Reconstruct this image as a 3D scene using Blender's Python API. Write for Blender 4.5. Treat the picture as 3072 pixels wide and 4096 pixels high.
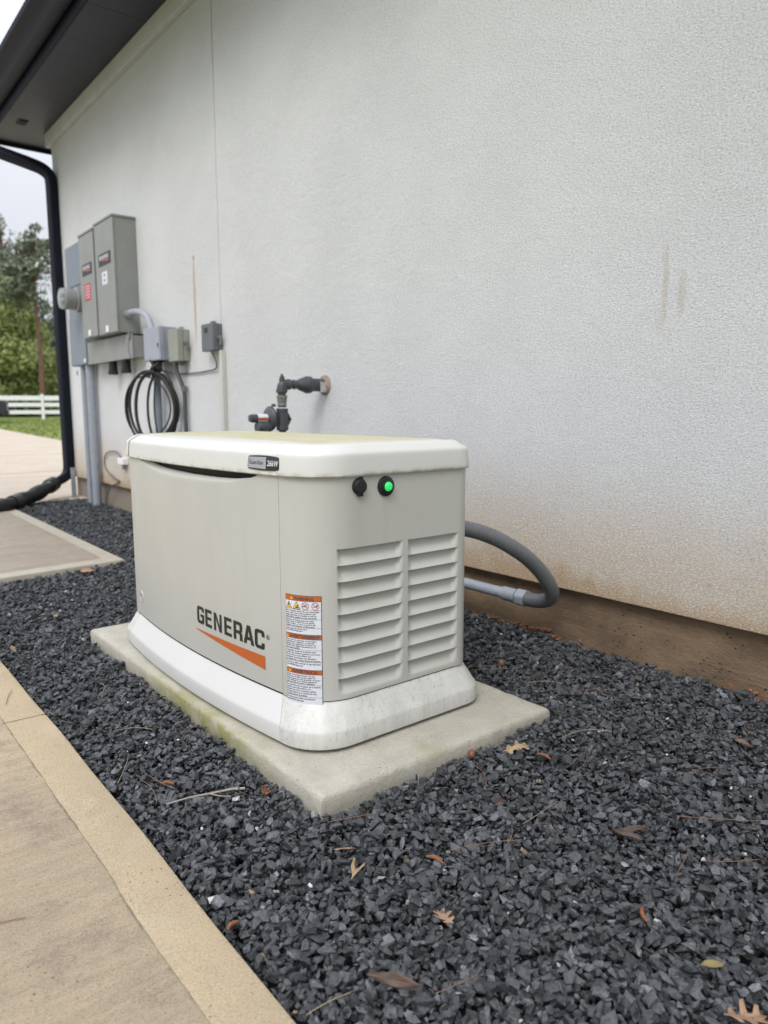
import bpy, bmesh, math, random
import numpy as np
from math import sin, cos, pi, radians, sqrt
from mathutils import Vector, Matrix
random.seed(7); rng = np.random.default_rng(7)
for o in list(bpy.data.objects): bpy.data.objects.remove(o)
SC = bpy.context.scene
COL = SC.collection

# ------------------------------------------------------------ camera
cam_d = bpy.data.cameras.new('camera'); cam = bpy.data.objects.new('camera', cam_d); COL.objects.link(cam); SC.camera = cam
CX, CY, CZ, YAW, PITCH, ROLL, FPX = -0.773486, -1.174261, 0.830999, 0.896707, 0.138995, -0.002895, 2930.53
f_ = Vector((cos(PITCH)*cos(YAW), cos(PITCH)*sin(YAW), -sin(PITCH)))
r_ = Vector((sin(YAW), -cos(YAW), 0)); u_ = r_.cross(f_)
r2 = cos(ROLL)*r_ + sin(ROLL)*u_; u2 = -sin(ROLL)*r_ + cos(ROLL)*u_
cam.matrix_world = Matrix(((r2.x, u2.x, -f_.x, CX), (r2.y, u2.y, -f_.y, CY), (r2.z, u2.z, -f_.z, CZ), (0, 0, 0, 1)))
cam_d.sensor_width = 36; cam_d.lens = 36*FPX/4096; cam_d.clip_end = 2000; cam_d.clip_start = 0.02
cam_d.dof.use_dof = True; cam_d.dof.focus_distance = 1.62; cam_d.dof.aperture_fstop = 4.1

# ------------------------------------------------------------ sky, sun, exposure
SUN = Vector((-0.58, -0.36, 0.79)).normalized()
w = bpy.data.worlds.new('World'); SC.world = w; w.use_nodes = True
nt = w.node_tree; nt.nodes.clear()
sky = nt.nodes.new('ShaderNodeTexSky'); sky.sky_type = 'NISHITA'; sky.sun_disc = False
sky.sun_elevation = math.asin(SUN.z); sky.sun_rotation = math.atan2(SUN.x, SUN.y)
sky.air_density = 1.0; sky.dust_density = 2.5; sky.ozone_density = 1.0
hs = nt.nodes.new('ShaderNodeHueSaturation'); hs.inputs['Saturation'].default_value = 0.22
mixo = nt.nodes.new('ShaderNodeMix'); mixo.data_type = 'RGBA'; mixo.inputs[0].default_value = 0.80
# even cloud deck, brighter overhead than at the horizon (CIE overcast distribution)
wtc = nt.nodes.new('ShaderNodeTexCoord'); wsp = nt.nodes.new('ShaderNodeSeparateXYZ'); nt.links.new(wtc.outputs['Generated'], wsp.inputs[0])
wmr = nt.nodes.new('ShaderNodeMapRange'); wmr.inputs[1].default_value = 0; wmr.inputs[2].default_value = 1; wmr.inputs[3].default_value = 1.0; wmr.inputs[4].default_value = 3.9
wvs = nt.nodes.new('ShaderNodeVectorMath'); wvs.operation = 'SCALE'; wvs.inputs[0].default_value = (6.7, 7.0, 7.65)
wpw = nt.nodes.new('ShaderNodeMath'); wpw.operation = 'POWER'; wpw.inputs[1].default_value = 1.7; wcl = nt.nodes.new('ShaderNodeClamp'); nt.links.new(wsp.outputs[2], wcl.inputs[0]); nt.links.new(wcl.outputs[0], wpw.inputs[0]); nt.links.new(wpw.outputs[0], wmr.inputs[0]); nt.links.new(wmr.outputs[0], wvs.inputs['Scale']); nt.links.new(wvs.outputs[0], mixo.inputs[7])
bg = nt.nodes.new('ShaderNodeBackground'); bg.inputs['Strength'].default_value = 0.1
wo = nt.nodes.new('ShaderNodeOutputWorld')
nt.links.new(sky.outputs[0], hs.inputs['Color']); nt.links.new(hs.outputs[0], mixo.inputs[6])
nt.links.new(mixo.outputs[2], bg.inputs['Color']); nt.links.new(bg.outputs[0], wo.inputs['Surface'])
sd = bpy.data.lights.new('sun', 'SUN'); sd.energy = 1.45; sd.angle = radians(24); sd.color = (1, 0.965, 0.91)
so = bpy.data.objects.new('sun', sd); COL.objects.link(so); so.rotation_euler = SUN.to_track_quat('Z', 'Y').to_euler()
SC.view_settings.view_transform = 'Standard'; SC.view_settings.look = 'None'
SC.view_settings.exposure = 0.12; SC.view_settings.gamma = 1
SC.render.engine = 'CYCLES'
SC.cycles.max_bounces = 6

# ------------------------------------------------------------ helpers: nodes
def mat(name, base, rough=0.6, var=0.0, vscale=8, tint=None, bump=0.0, bscale=60, spec=0.5, metal=0.0, stretch=None, bdist=0.01, detail=4):
    m = bpy.data.materials.new(name); m.use_nodes = True
    n = m.node_tree.nodes; L = m.node_tree.links; b = n['Principled BSDF']
    b.inputs['Base Color'].default_value = (*base, 1); b.inputs['Roughness'].default_value = rough
    b.inputs['Specular IOR Level'].default_value = spec; b.inputs['Metallic'].default_value = metal
    tc = n.new('ShaderNodeTexCoord'); mp = n.new('ShaderNodeMapping'); L.new(tc.outputs['Object'], mp.inputs[0])
    if stretch: mp.inputs['Scale'].default_value = stretch
    m['_'] = 0
    if var > 0:
        no = n.new('ShaderNodeTexNoise'); no.inputs['Scale'].default_value = vscale; no.inputs['Detail'].default_value = detail; no.inputs['Roughness'].default_value = 0.65
        L.new(mp.outputs[0], no.inputs[0])
        mr = n.new('ShaderNodeMapRange'); mr.inputs[1].default_value = .3; mr.inputs[2].default_value = .7; L.new(no.outputs[0], mr.inputs[0])
        mx = n.new('ShaderNodeMix'); mx.data_type = 'RGBA'; L.new(mr.outputs[0], mx.inputs[0])
        t = tint or tuple(c*(1-var) for c in base)
        mx.inputs[6].default_value = (*[min(1, c*(1+var*.4)) for c in base], 1); mx.inputs[7].default_value = (*t, 1)
        L.new(mx.outputs[2], b.inputs['Base Color'])
    if bump > 0:
        nb = n.new('ShaderNodeTexNoise'); nb.inputs['Scale'].default_value = bscale; nb.inputs['Detail'].default_value = 3
        L.new(mp.outputs[0], nb.inputs[0])
        bp = n.new('ShaderNodeBump'); bp.inputs['Strength'].default_value = bump; bp.inputs['Distance'].default_value = bdist
        L.new(nb.outputs[0], bp.inputs['Height']); L.new(bp.outputs[0], b.inputs['Normal'])
    return m

class NB:
    """small node-tree builder"""
    def __init__(s, m): s.m = m; s.t = m.node_tree; s.n = s.t.nodes; s.L = s.t.links; s.b = s.n['Principled BSDF']
    def coord(s, scale=None, kind='Object'):
        tc = s.n.new('ShaderNodeTexCoord')
        if not scale: return tc.outputs[kind]
        mp = s.n.new('ShaderNodeMapping'); mp.inputs['Scale'].default_value = scale; s.L.new(tc.outputs[kind], mp.inputs[0]); return mp.outputs[0]
    def noise(s, vec, scale, detail=4, rough=.6, dist=0):
        x = s.n.new('ShaderNodeTexNoise'); x.inputs['Scale'].default_value = scale; x.inputs['Detail'].default_value = detail
        x.inputs['Roughness'].default_value = rough; x.inputs['Distortion'].default_value = dist; s.L.new(vec, x.inputs[0]); return x.outputs[0]
    def voro(s, vec, scale, feature='F1'):
        x = s.n.new('ShaderNodeTexVoronoi'); x.feature = feature; x.inputs['Scale'].default_value = scale; s.L.new(vec, x.inputs['Vector']); return x.outputs[0]
    def rng(s, v, a, b, c=0, d=1, smooth=False):
        x = s.n.new('ShaderNodeMapRange'); x.inputs[1].default_value = a; x.inputs[2].default_value = b; x.inputs[3].default_value = c; x.inputs[4].default_value = d
        if smooth: x.interpolation_type = 'SMOOTHSTEP'
        s.L.new(v, x.inputs[0]); return x.outputs[0]
    def math(s, op, a, b=None):
        x = s.n.new('ShaderNodeMath'); x.operation = op
        for i, v in enumerate((a, b)):
            if v is None: continue
            if isinstance(v, (int, float)): x.inputs[i].default_value = v
            else: s.L.new(v, x.inputs[i])
        return x.outputs[0]
    def xyz(s, vec):
        x = s.n.new('ShaderNodeSeparateXYZ'); s.L.new(vec, x.inputs[0]); return x.outputs
    def mix(s, f, a, b):
        x = s.n.new('ShaderNodeMix'); x.data_type = 'RGBA'
        for i, v in ((0, f), (6, a), (7, b)):
            if isinstance(v, tuple): x.inputs[i].default_value = (*v, 1)
            elif isinstance(v, (int, float)): x.inputs[i].default_value = v
            else: s.L.new(v, x.inputs[i])
        return x.outputs[2]
    def bump(s, h, strength, dist, prev=None):
        x = s.n.new('ShaderNodeBump'); x.inputs['Strength'].default_value = strength; x.inputs['Distance'].default_value = dist
        s.L.new(h, x.inputs['Height'])
        if prev is not None: s.L.new(prev, x.inputs['Normal'])
        s.L.new(x.outputs[0], s.b.inputs['Normal']); return x.outputs[0]
    def col(s, c): s.L.new(c, s.b.inputs['Base Color'])

# ------------------------------------------------------------ helpers: objects
def tag(o, label=None, cat=None, group=None, kind=None):
    if label: o['label'] = label
    if cat: o['category'] = cat
    if group: o['group'] = group
    if kind: o['kind'] = kind
    return o
def thing(name, label, cat, loc=(0, 0, 0), rz=0, group=None):
    o = bpy.data.objects.new(name, None); o.empty_display_size = .1; COL.objects.link(o); o.location = loc; o.rotation_euler = (0, 0, rz)
    return tag(o, label, cat, group)

class MB:
    def __init__(s): s.v = []; s.f = []; s.mi = []; s.cur = 0
    def add(s, V, F):
        b = len(s.v); s.v += [tuple(x) for x in V]; s.f += [tuple(i+b for i in f) for f in F]; s.mi += [s.cur]*len(F); return s
    def box(s, x0, x1, y0, y1, z0, z1):
        return s.add([(x0,y0,z0),(x1,y0,z0),(x1,y1,z0),(x0,y1,z0),(x0,y0,z1),(x1,y0,z1),(x1,y1,z1),(x0,y1,z1)],
                     [(0,3,2,1),(4,5,6,7),(0,1,5,4),(1,2,6,5),(2,3,7,6),(3,0,4,7)])
    def rings(s, R, closed=True, cap0=True, cap1=True):
        n = len(R[0]); V = [p for r in R for p in r]; F = []
        m = n if closed else n-1
        for i in range(len(R)-1):
            for j in range(m):
                k = (j+1) % n; F.append((i*n+j, i*n+k, (i+1)*n+k, (i+1)*n+j))
        if closed and cap0: F.append(tuple(reversed(range(n))))
        if closed and cap1: F.append(tuple(range((len(R)-1)*n, len(R)*n)))
        return s.add(V, F)
    def tube(s, P, r, n=16, cap=True, sq=None):
        P = [Vector(p) for p in P]; R = []; rr = r if isinstance(r, (list, tuple)) else [r]*len(P)
        up = None
        for i, p in enumerate(P):
            a = P[max(0, i-1)]; b = P[min(len(P)-1, i+1)]; d = (b-a).normalized()
            if up is None: up = Vector((0, 0, 1)) if abs(d.z) < .9 else Vector((0, 1, 0))
            x = up.cross(d).normalized(); y = d.cross(x); up = y
            if sq:   # rounded rectangle profile (half sizes)
                a_, b_ = sq; prof = []
                for k in range(n):
                    t = 2*pi*k/n; c, q = cos(t), sin(t); e = .35
                    prof.append((a_*math.copysign(abs(c)**e, c), b_*math.copysign(abs(q)**e, q)))
                R.append([p+x*u+y*v for u, v in prof])
            else: R.append([p+x*rr[i]*cos(2*pi*k/n)+y*rr[i]*sin(2*pi*k/n) for k in range(n)])
        return s.rings(R, True, cap, cap)
    def lathe(s, prof, o=(0,0,0), axis='z', n=32):
        """prof: list of (r, h)"""
        o = Vector(o); R = []
        for r, h in prof:
            ring = []
            for k in range(n):
                a = 2*pi*k/n; c, q = r*cos(a), r*sin(a)
                v = {'z': (c, q, h), 'x': (h, c, q), 'y': (q, h, c)}[axis]
                ring.append(o+Vector(v))
            R.append(ring)
        return s.rings(R)
    def grid(s, G):
        n = len(G[0]); V = [p for r in G for p in r]
        return s.add(V, [(i*n+j, i*n+j+1, (i+1)*n+j+1, (i+1)*n+j) for i in range(len(G)-1) for j in range(n-1)])
    def build(s, name, m, parent=None, bevel=0, seg=2, smooth=True, solid=0, loc=None):
        me = bpy.data.meshes.new(name); me.from_pydata(s.v, [], s.f); me.validate()
        for mm in (m if isinstance(m, (list, tuple)) else [m]): me.materials.append(mm)
        if any(s.mi) and len(s.mi) == len(me.polygons): me.polygons.foreach_set('material_index', s.mi)
        bm = bmesh.new(); bm.from_mesh(me); bmesh.ops.recalc_face_normals(bm, faces=bm.faces); bm.to_mesh(me); bm.free()
        o = bpy.data.objects.new(name, me); COL.objects.link(o)
        if parent: o.parent = parent
        if loc: o.location = loc
        if solid:
            q = o.modifiers.new('thick', 'SOLIDIFY'); q.thickness = solid; q.offset = -1
        if bevel:
            q = o.modifiers.new('bev', 'BEVEL'); q.width = bevel; q.segments = seg; q.limit_method = 'ANGLE'; q.angle_limit = radians(40); q.harden_normals = True
        if smooth:
            me.shade_smooth() if not bevel else me.shade_smooth()
            me.set_sharp_from_angle(angle=radians(38))
        return o

def catmull(P, n=8):
    P = [Vector(p) for p in P]; Q = [P[0]*2-P[1]]+P+[P[-1]*2-P[-2]]; out = []
    for i in range(1, len(Q)-2):
        a, b, c, d = Q[i-1:i+3]
        for k in range(n):
            t = k/n; out.append(.5*((2*b)+(c-a)*t+(2*a-5*b+4*c-d)*t*t+(3*b-a-3*c+d)*t**3))
    out.append(P[-1]); return out

def text_mesh(body, size=1.0, offset=0.0, align='LEFT', shear=0, spacing=1.0):
    """returns (verts2d, faces) of a filled text in the built-in font"""
    cu = bpy.data.curves.new('t', 'FONT'); cu.body = body; cu.size = size; cu.offset = offset; cu.align_x = align; cu.shear = shear; cu.space_character = spacing
    cu.resolution_u = 2; ob = bpy.data.objects.new('t', cu); COL.objects.link(ob)
    dg = bpy.context.evaluated_depsgraph_get(); dg.update()
    me = bpy.data.meshes.new_from_object(ob.evaluated_get(dg)); V = [(v.co.x, v.co.y) for v in me.vertices]; F = [tuple(p.vertices) for p in me.polygons]
    bpy.data.objects.remove(ob); bpy.data.curves.remove(cu); bpy.data.meshes.remove(me); return V, F
def poly_mesh(loops):
    """filled 2-D shape with holes -> (verts2d, faces)"""
    cu = bpy.data.curves.new('p', 'CURVE'); cu.dimensions = '2D'; cu.fill_mode = 'BOTH'
    for lp in loops:
        sp = cu.splines.new('POLY'); sp.points.add(len(lp)-1); sp.use_cyclic_u = True
        for i, (x, y) in enumerate(lp): sp.points[i].co = (x, y, 0, 1)
    ob = bpy.data.objects.new('p', cu); COL.objects.link(ob)
    dg = bpy.context.evaluated_depsgraph_get(); dg.update()
    me = bpy.data.meshes.new_from_object(ob.evaluated_get(dg)); V = [(v.co.x, v.co.y) for v in me.vertices]; F = [tuple(p.vertices) for p in me.polygons]
    bpy.data.objects.remove(ob); bpy.data.curves.remove(cu); bpy.data.meshes.remove(me); return V, F
def rounded(pts, rad, n=4):
    """pts with per-point radius rounding"""
    out = []; N = len(pts)
    for i, p in enumerate(pts):
        r = rad[i] if isinstance(rad, (list, tuple)) else rad
        P = Vector(p); A = Vector(pts[i-1]); B = Vector(pts[(i+1) % N])
        if r <= 0: out.append(tuple(P)); continue
        u = (A-P); v = (B-P); r_u = min(r, u.length*.49); r_v = min(r, v.length*.49)
        a = P+u.normalized()*r_u; b = P+v.normalized()*r_v
        for k in range(n+1):
            t = k/n; q = a*(1-t)**2+P*2*t*(1-t)+b*t*t; out.append(tuple(q))
    return out

# ------------------------------------------------------------ materials
W = 1.26; YF = 6.17; HP = .0461
def stucco_mat():
    m = mat('painted_stucco', (.70, .705, .70), .85, spec=.25); N = NB(m); c = N.coord(); X = N.xyz(c)
    big = N.noise(c, 1.3, 5, .6); base = N.mix(N.rng(big, .35, .65), (.79, .797, .81), (.72, .728, .742))
    # splashed soil above the foundation
    h = N.math('ADD', X[2], N.math('MULTIPLY', N.noise(c, 2.2, 5, .65), -.26)); h = N.math('ADD', h, .13)
    sp = N.rng(h, .76, .24, 0, 1, True); sp = N.math('MULTIPLY', sp, N.rng(N.noise(c, 90, 3), .3, .62, .55, 1))
    base = N.mix(N.math('MULTIPLY', sp, .85), base, (.60, .46, .295))
    sp2 = N.rng(N.math('ADD', h, N.math('MULTIPLY', N.noise(c, 14, 4), .12)), .37, .26, 0, 1, True)
    base = N.mix(N.math('MULTIPLY', sp2, .85), base, (.46, .30, .145))
    specks = N.math('MULTIPLY', N.rng(N.noise(c, 26, 2), .70, .76), N.rng(X[2], .75, .3))
    base = N.mix(N.math('MULTIPLY', specks, .7), base, (.42, .20, .08))
    # mildew plus painted-in eave shade below the trim and round the far corner
    mildew_shade = N.math('MULTIPLY', N.rng(N.math('ADD', X[2], N.math('MULTIPLY', N.noise(c, 1.1, 4), .7)), 2.62, 3.35), .62)
    base = N.mix(mildew_shade, base, (.36, .366, .370))
    # rust run below an old fixing and a faint scuff
    def blob(y, z, wy, wz, col, k, base):
        dy = N.math('DIVIDE', N.math('SUBTRACT', X[1], N.math('ADD', N.math('MULTIPLY', N.noise(N.coord((1, 1, 4)), 5, 2), .02), y-.01)), wy)
        dz = N.math('DIVIDE', N.math('SUBTRACT', X[2], z), wz)
        d = N.math('ADD', N.math('MULTIPLY', dy, dy), N.math('MULTIPLY', dz, dz))
        return N.mix(N.math('MULTIPLY', N.rng(d, 1, .1, 0, 1, True), k), base, col)
    base = blob(3.267, 1.52, .022, .34, (.56, .36, .25), .85, base)
    base = blob(3.268, 1.77, .015, .018, (.36, .12, .06), .8, base)
    base = blob(.045, 1.20, .013, .14, (.56, .46, .36), .45, base); base = blob(-.008, 1.16, .018, .085, (.56, .47, .37), .42, base)
    base = blob(.055, 1.09, .02, .05, (.56, .48, .39), .2, base)
    gr = N.noise(N.coord((1, .8, 1.1)), 165, 4, .8); base = N.mix(N.rng(gr, .50, .36, 0, .62), base, (.40, .395, .38)); base = N.mix(N.rng(gr, .53, .64, 0, .7), base, (.90, .90, .89))
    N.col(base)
    cs = N.coord((1, .8, 1.1))
    g = N.math('ADD', N.noise(cs, 185, 4, .75), N.math('MULTIPLY', N.noise(c, 9, 4, .7), 1.2))
    N.bump(g, 1.0, .0080); return m
def concrete(name, a, b_, grain=(0.3, 0.28), streak=None, pits=True, moss=None, bump=.5):
    m = mat(name, a, .88, spec=.25); N = NB(m); c = N.coord()
    k = N.rng(N.noise(c, 2.4, 7, .68), .32, .68); base = N.mix(k, a, b_)
    if streak:
        k2 = N.rng(N.noise(N.coord(streak), 3.0, 6, .7), .42, .72); base = N.mix(N.math('MULTIPLY', k2, .55), base, tuple(x*.62 for x in b_))
    mid = N.noise(c, 16, 8, .78); base = N.mix(N.rng(mid, .40, .68, 0, .5), base, tuple(x*.66 for x in b_))
    fine = N.noise(c, 330, 3, .75); base = N.mix(N.rng(fine, .42, .68, 0, .55), base, tuple(x*.5 for x in a))
    if moss:
        X = N.xyz(c); mk = moss(N, c, X); base = N.mix(mk, base, (.30, .29, .10))
    if pits:
        v = N.voro(c, 75); ps = N.math('MULTIPLY', N.rng(v, .16, .09), N.rng(N.noise(c, 9, 2), .52, .6)); base = N.mix(N.math('MULTIPLY', ps, .85), base, (.05, .045, .035))
    N.col(base); N.bump(N.math('ADD', fine, N.noise(c, 90, 4)), bump, .004); return m
MT = {}
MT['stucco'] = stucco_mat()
MT['trim'] = mat('painted_trim', (.45, .455, .46), .8, .1, 6, bump=.5, bscale=160, bdist=.004)
MT['dark_metal'] = mat('dark_bronze_metal', (.0050, .0070, .016), .55, .15, 3, spec=.2)
MT['soffit'] = mat('dark_soffit_metal', (.010, .0145, .032), .46, .18, 2.5, tint=(.020, .021, .032), bump=.15, bscale=3, bdist=.05)
MT['black'] = mat('black_plastic', (.012, .012, .013), .38, .3, 20)
MT['black_rub'] = mat('black_rubber', (.010, .010, .011), .5)
MT['label_black'] = mat('black_print', (.018, .017, .016), .45)
MT['label_orange'] = mat('orange_print', (.50, .115, .022), .45, .06, 60)
MT['label_white'] = mat('white_label', (.66, .68, .73), .4)
MT['label_yellow'] = mat('yellow_print', (.78, .52, .08), .45)
MT['label_red'] = mat('red_print', (.50, .035, .07), .45)
MT['silver'] = mat('silver_foil', (.36, .37, .40), .35, metal=.2)
MT['grey_box'] = mat('grey_enamel', (.255, .26, .25), .42, .10, 7, bump=.05, bscale=30)
MT['blue_grey'] = mat('blue_grey_enamel', (.185, .22, .265), .45, .10, 6, bump=.05, bscale=30)
MT['pale_blue'] = mat('pale_blue_grey_pvc', (.34, .36, .42), .5, .12, 9)
MT['tan_grey'] = mat('tan_grey_enamel', (.29, .295, .26), .5, .12, 8)
MT['dark_grey'] = mat('dark_grey_plastic', (.125, .135, .15), .5, .12, 8)
MT['pvc'] = mat('grey_pvc', (.30, .325, .37), .42, .14, 12, bump=.1, bscale=25)
MT['pvc_dark'] = mat('grey_pvc_weathered', (.20, .23, .27), .5, .2, 9)
MT['hose'] = mat('grey_flexible_hose', (.145, .15, .16), .42, .12, 10)
MT['iron'] = mat('painted_iron', (.060, .068, .074), .42, .25, 26, bump=.25, bscale=60, bdist=.003)
MT['galv'] = mat('galvanised_union', (.17, .18, .17), .45, .25, 30)
MT['clay'] = mat('orange_clay', (.42, .16, .06), .9, .3, 40, bump=.6, bscale=120)
MT['white_vinyl'] = mat('white_vinyl', (.82, .83, .84), .45, .05, 2)
MT['glass_gray'] = mat('meter_can', (.30, .31, .30), .35, metal=.3)
def bodypaint(name, base, rough, dirt, drip):
    m = mat(name, base, rough, spec=.45); N = NB(m); c = N.coord()
    k = N.rng(N.noise(c, 3.5, 6, .6), .4, .75); b = N.mix(N.math('MULTIPLY', k, .35), base, dirt)
    s = N.rng(N.noise(N.coord((9, 9, .7)), 4, 5, .6), .52, .8); b = N.mix(N.math('MULTIPLY', s, drip), b, dirt)
    X = N.xyz(c)
    for px in (.197, .2755):   # rain streaks below the port and lamp
        d = N.math('ABSOLUTE', N.math('SUBTRACT', N.math('ADD', X[0], N.math('MULTIPLY', N.noise(N.coord((1, 1, 3)), 6, 3), .02)), px+.010))
        st = N.math('MULTIPLY', N.rng(d, .016, .0), N.math('MULTIPLY', N.rng(X[2], .36, .60), N.math('MULTIPLY', N.rng(X[2], .60, .585), N.rng(X[1], .06, .05)))); b = N.mix(N.math('MULTIPLY', st, .30), b, dirt)
    sp = N.rng(N.noise(c, 150, 2, .5), .72, .80); b = N.mix(N.math('MULTIPLY', sp, .35), b, tuple(x*.5 for x in dirt))
    N.col(b); N.bump(N.noise(c, 260, 2), .08, .002); return m
MT['body'] = bodypaint('stone_beige_powder_coat', (.485, .482, .448), .38, (.39, .38, .335), .2)
MT['skirt'] = bodypaint('white_composite_skirt', (.595, .588, .570), .42, (.52, .52, .50), .2)
def end_skirt_mat():
    m = mat('weathered_white_skirt', (.69, .69, .66), .5); N = NB(m); c = N.coord()
    k = N.rng(N.noise(N.coord((6, 6, 1)), 5, 7, .7), .38, .7); b = N.mix(k, (.60, .595, .565), (.48, .475, .44))
    s = N.rng(N.noise(N.coord((2, 2, .6)), 110, 3, .75), .56, .70); b = N.mix(N.math('MULTIPLY', s, N.rng(N.noise(c, 8, 3), .35, .6, .1, .8)), b, (.25, .24, .21))
    N.col(b); N.bump(N.noise(c, 260, 2), .12, .002); return m
MT['end_skirt'] = end_skirt_mat()
def lid_mat():
    m = mat('weathered_white_lid', (.80, .795, .77), .42); N = NB(m); c = N.coord(); X = N.xyz(c)
    n1 = N.noise(N.coord((1.4, .35, 1)), 11, 7, .7)
    # algae film collects on the flat top, inside the rim
    dx = N.rng(X[0], .085, .15, 0, 1, True); dx2 = N.rng(X[0], .58, .50, 0, 1, True); dy = N.rng(X[1], .04, .12, 0, 1, True); dy2 = N.rng(X[1], 1.19, 1.1, 0, 1, True); dz = N.rng(X[2], .7055, .7085, 0, 1)
    k = N.math('MULTIPLY', N.math('MULTIPLY', dx, dx2), N.math('MULTIPLY', N.math('MULTIPLY', dy, dy2), dz))
    k = N.math('MULTIPLY', k, N.rng(n1, .30, .52, .35, 1))
    b = N.mix(k, (.62, .615, .59), (.50, .465, .27))
    pk = N.math('MULTIPLY', N.rng(N.noise(N.coord((1, .25, 1)), 22, 5, .7), .60, .68), dz); b = N.mix(N.math('MULTIPLY', pk, .5), b, (.70, .67, .52))
    d = N.rng(N.noise(c, 6, 6, .7), .5, .75, 0, .22); b = N.mix(d, b, (.52, .52, .48))
    s = N.rng(N.noise(c, 130, 2), .73, .79, 0, .45); b = N.mix(s, b, (.25, .24, .2))
    # grime along the bottom lip
    g = N.math('MULTIPLY', N.rng(X[2], .648, .638), N.rng(N.noise(N.coord((1, 1, .2)), 30, 4), .42, .6, 0, .6)); b = N.mix(g, b, (.33, .30, .22))
    N.col(b); N.bump(N.noise(c, 300, 2), .12, .002); return m
MT['lid'] = lid_mat()
MT['core'] = mat('dark_inner_shell', (.014, .014, .013), .7)

# ------------------------------------------------------------ ground, drive, paths
def ground_h(x, y):
    d = (x-CX)*.24+(y-CY)*.97
    return -.075+max(0, min(1, (d-19)/24))*.385+max(0, (d-43))*.012
def soil():
    G = []; xs = list(np.linspace(-60, -6, 10))+list(np.linspace(-5, 9, 15))+list(np.linspace(11, 120, 24)); ys = list(np.linspace(-60, -6, 8))+list(np.linspace(-4, 60, 65))+list(np.linspace(64, 320, 30))
    for y in ys: G.append([(x, y, ground_h(x, y)-.01) for x in xs])
    return MB().grid(G)
gm = mat('lawn_turf', (.12, .17, .035), .9, .45, .9, tint=(.17, .20, .055), bump=.6, bscale=14, bdist=.05)
tag(soil().build('ground', gm), kind='structure')
dark_soil = mat('dark_stone_fines', (.018, .018, .02), .9, .3, 90, bump=1, bscale=140, bdist=.01)
tag(MB().box(-.34, W+.04, -3.2, 5.80, -.06, -.035).build('gravel_bed', dark_soil, smooth=False), kind='structure')
XE = -.318
def walk_mat():
    m = mat('broomed_walk_with_trowelled_border', (.5, .42, .3), .88, spec=.25); N = NB(m); c = N.coord(); X = N.xyz(c)
    e = N.math('ADD', X[0], N.math('MULTIPLY', N.noise(N.coord((0, 1, 0)), 2.2, 7, .66), .026))
    bd = N.rng(e, XE-.0995+.013, XE-.0965+.013)          # 1 on the smooth border
    k = N.rng(N.noise(c, 2.2, 7, .7), .34, .66)
    br = N.mix(k, (.66, .53, .37), (.56, .45, .32)); st = N.noise(N.coord((.7, 9, 1)), 5, 8, .75)
    br = N.mix(N.rng(st, .44, .72, 0, .6), br, (.36, .295, .22)); bl = N.rng(N.noise(c, 9, 8, .8), .50, .66, 0, .5); br = N.mix(bl, br, (.27, .225, .18))
    sm = N.mix(k, (.54, .425, .275), (.46, .37, .25)); sm = N.mix(N.rng(N.noise(c, 13, 8, .78), .45, .68, 0, .55), sm, (.40, .325, .22)); sm = N.mix(N.rng(N.noise(c, 5, 4), .55, .7, 0, .35), sm, (.66, .57, .42))
    b = N.mix(bd, br, sm); f = N.noise(c, 300, 4, .8); b = N.mix(N.math('MULTIPLY', N.rng(f, .50, .68), .55), b, (.17, .14, .10)); b = N.mix(N.math('MULTIPLY', N.rng(f, .48, .34), .35), b, (.72, .62, .48))
    ln = N.math('MULTIPLY', N.rng(e, XE-.1025+.013, XE-.0995+.013), N.rng(e, XE-.0955+.013, XE-.0985+.013)); b = N.mix(N.math('MULTIPLY', ln, N.rng(N.noise(c, 12, 4), .45, .6, .0, .6)), b, (.20, .16, .12))
    v = N.voro(c, 60); ps = N.math('MULTIPLY', N.rng(v, .13, .08), N.rng(N.noise(c, 7, 2), .5, .58)); b = N.mix(N.math('MULTIPLY', ps, .8), b, (.06, .05, .04))
    N.col(b); h = N.math('ADD', N.math('MULTIPLY', N.noise(N.coord((1, 5, 1)), 90, 5, .8), N.rng(bd, 0, 1, 1.6, .2)), N.math('MULTIPLY', f, .6)); N.bump(h, .9, .0045); return m
edge_m = walk_mat()
def walk_bay(y0, y1):
    n = 40; b = MB(); ys = np.linspace(y0, y1, n)
    prof = [(0, -.06), (0, .018), (-.004, .027), (-.012, .030), (-.10, .0312), (-1.6, .0312)]
    b.grid([[(XE+(dx+.004*sin(1.7*y+.4)+.0015*sin(11*y)-.008*(y < .4)*(0.4-y)*.6 if dx > -.2 else dx), y, z) for dx, z in prof] for y in ys])
    for yy in (y0, y1): b.add([(XE, yy, -.06), (XE, yy, .018), (XE-.004, yy, .027), (XE-.012, yy, .030), (XE-.10, yy, .0312), (XE-1.6, yy, .0312), (XE-1.6, yy, -.06)], [tuple(range(7))])
    tag(b.build('walkway', edge_m), kind='structure')
walk_bay(.8465, 6.4); walk_bay(-3.2, .8405)
def slab(name, poly, z1, z0, m):
    """flat slab from a polygon with a rounded arris"""
    b = MB(); P = [Vector((x, y)) for x, y in poly]
    def ring(ins, z):
        out = []; N = len(P)
        for i in range(N):
            a, p, d = P[i-1], P[i], P[(i+1) % N]
            e1 = (p-a).normalized(); e2 = (d-p).normalized(); n1 = Vector((-e1.y, e1.x)); n2 = Vector((-e2.y, e2.x))
            q = (n1+n2); q = q/q.length; k = ins/max(.3, q.dot(n1)); out.append((p.x+q.x*k, p.y+q.y*k, z))
        return out
    b.rings([ring(0, z0), ring(0, z1-.012), ring(.0035, z1-.0035), ring(.012, z1)])
    return b.build(name, m)
slab2_m = concrete('grey_broomed_concrete', (.46, .39, .31), (.37, .32, .26), streak=(1, 5, 1), bump=.8)
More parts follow.
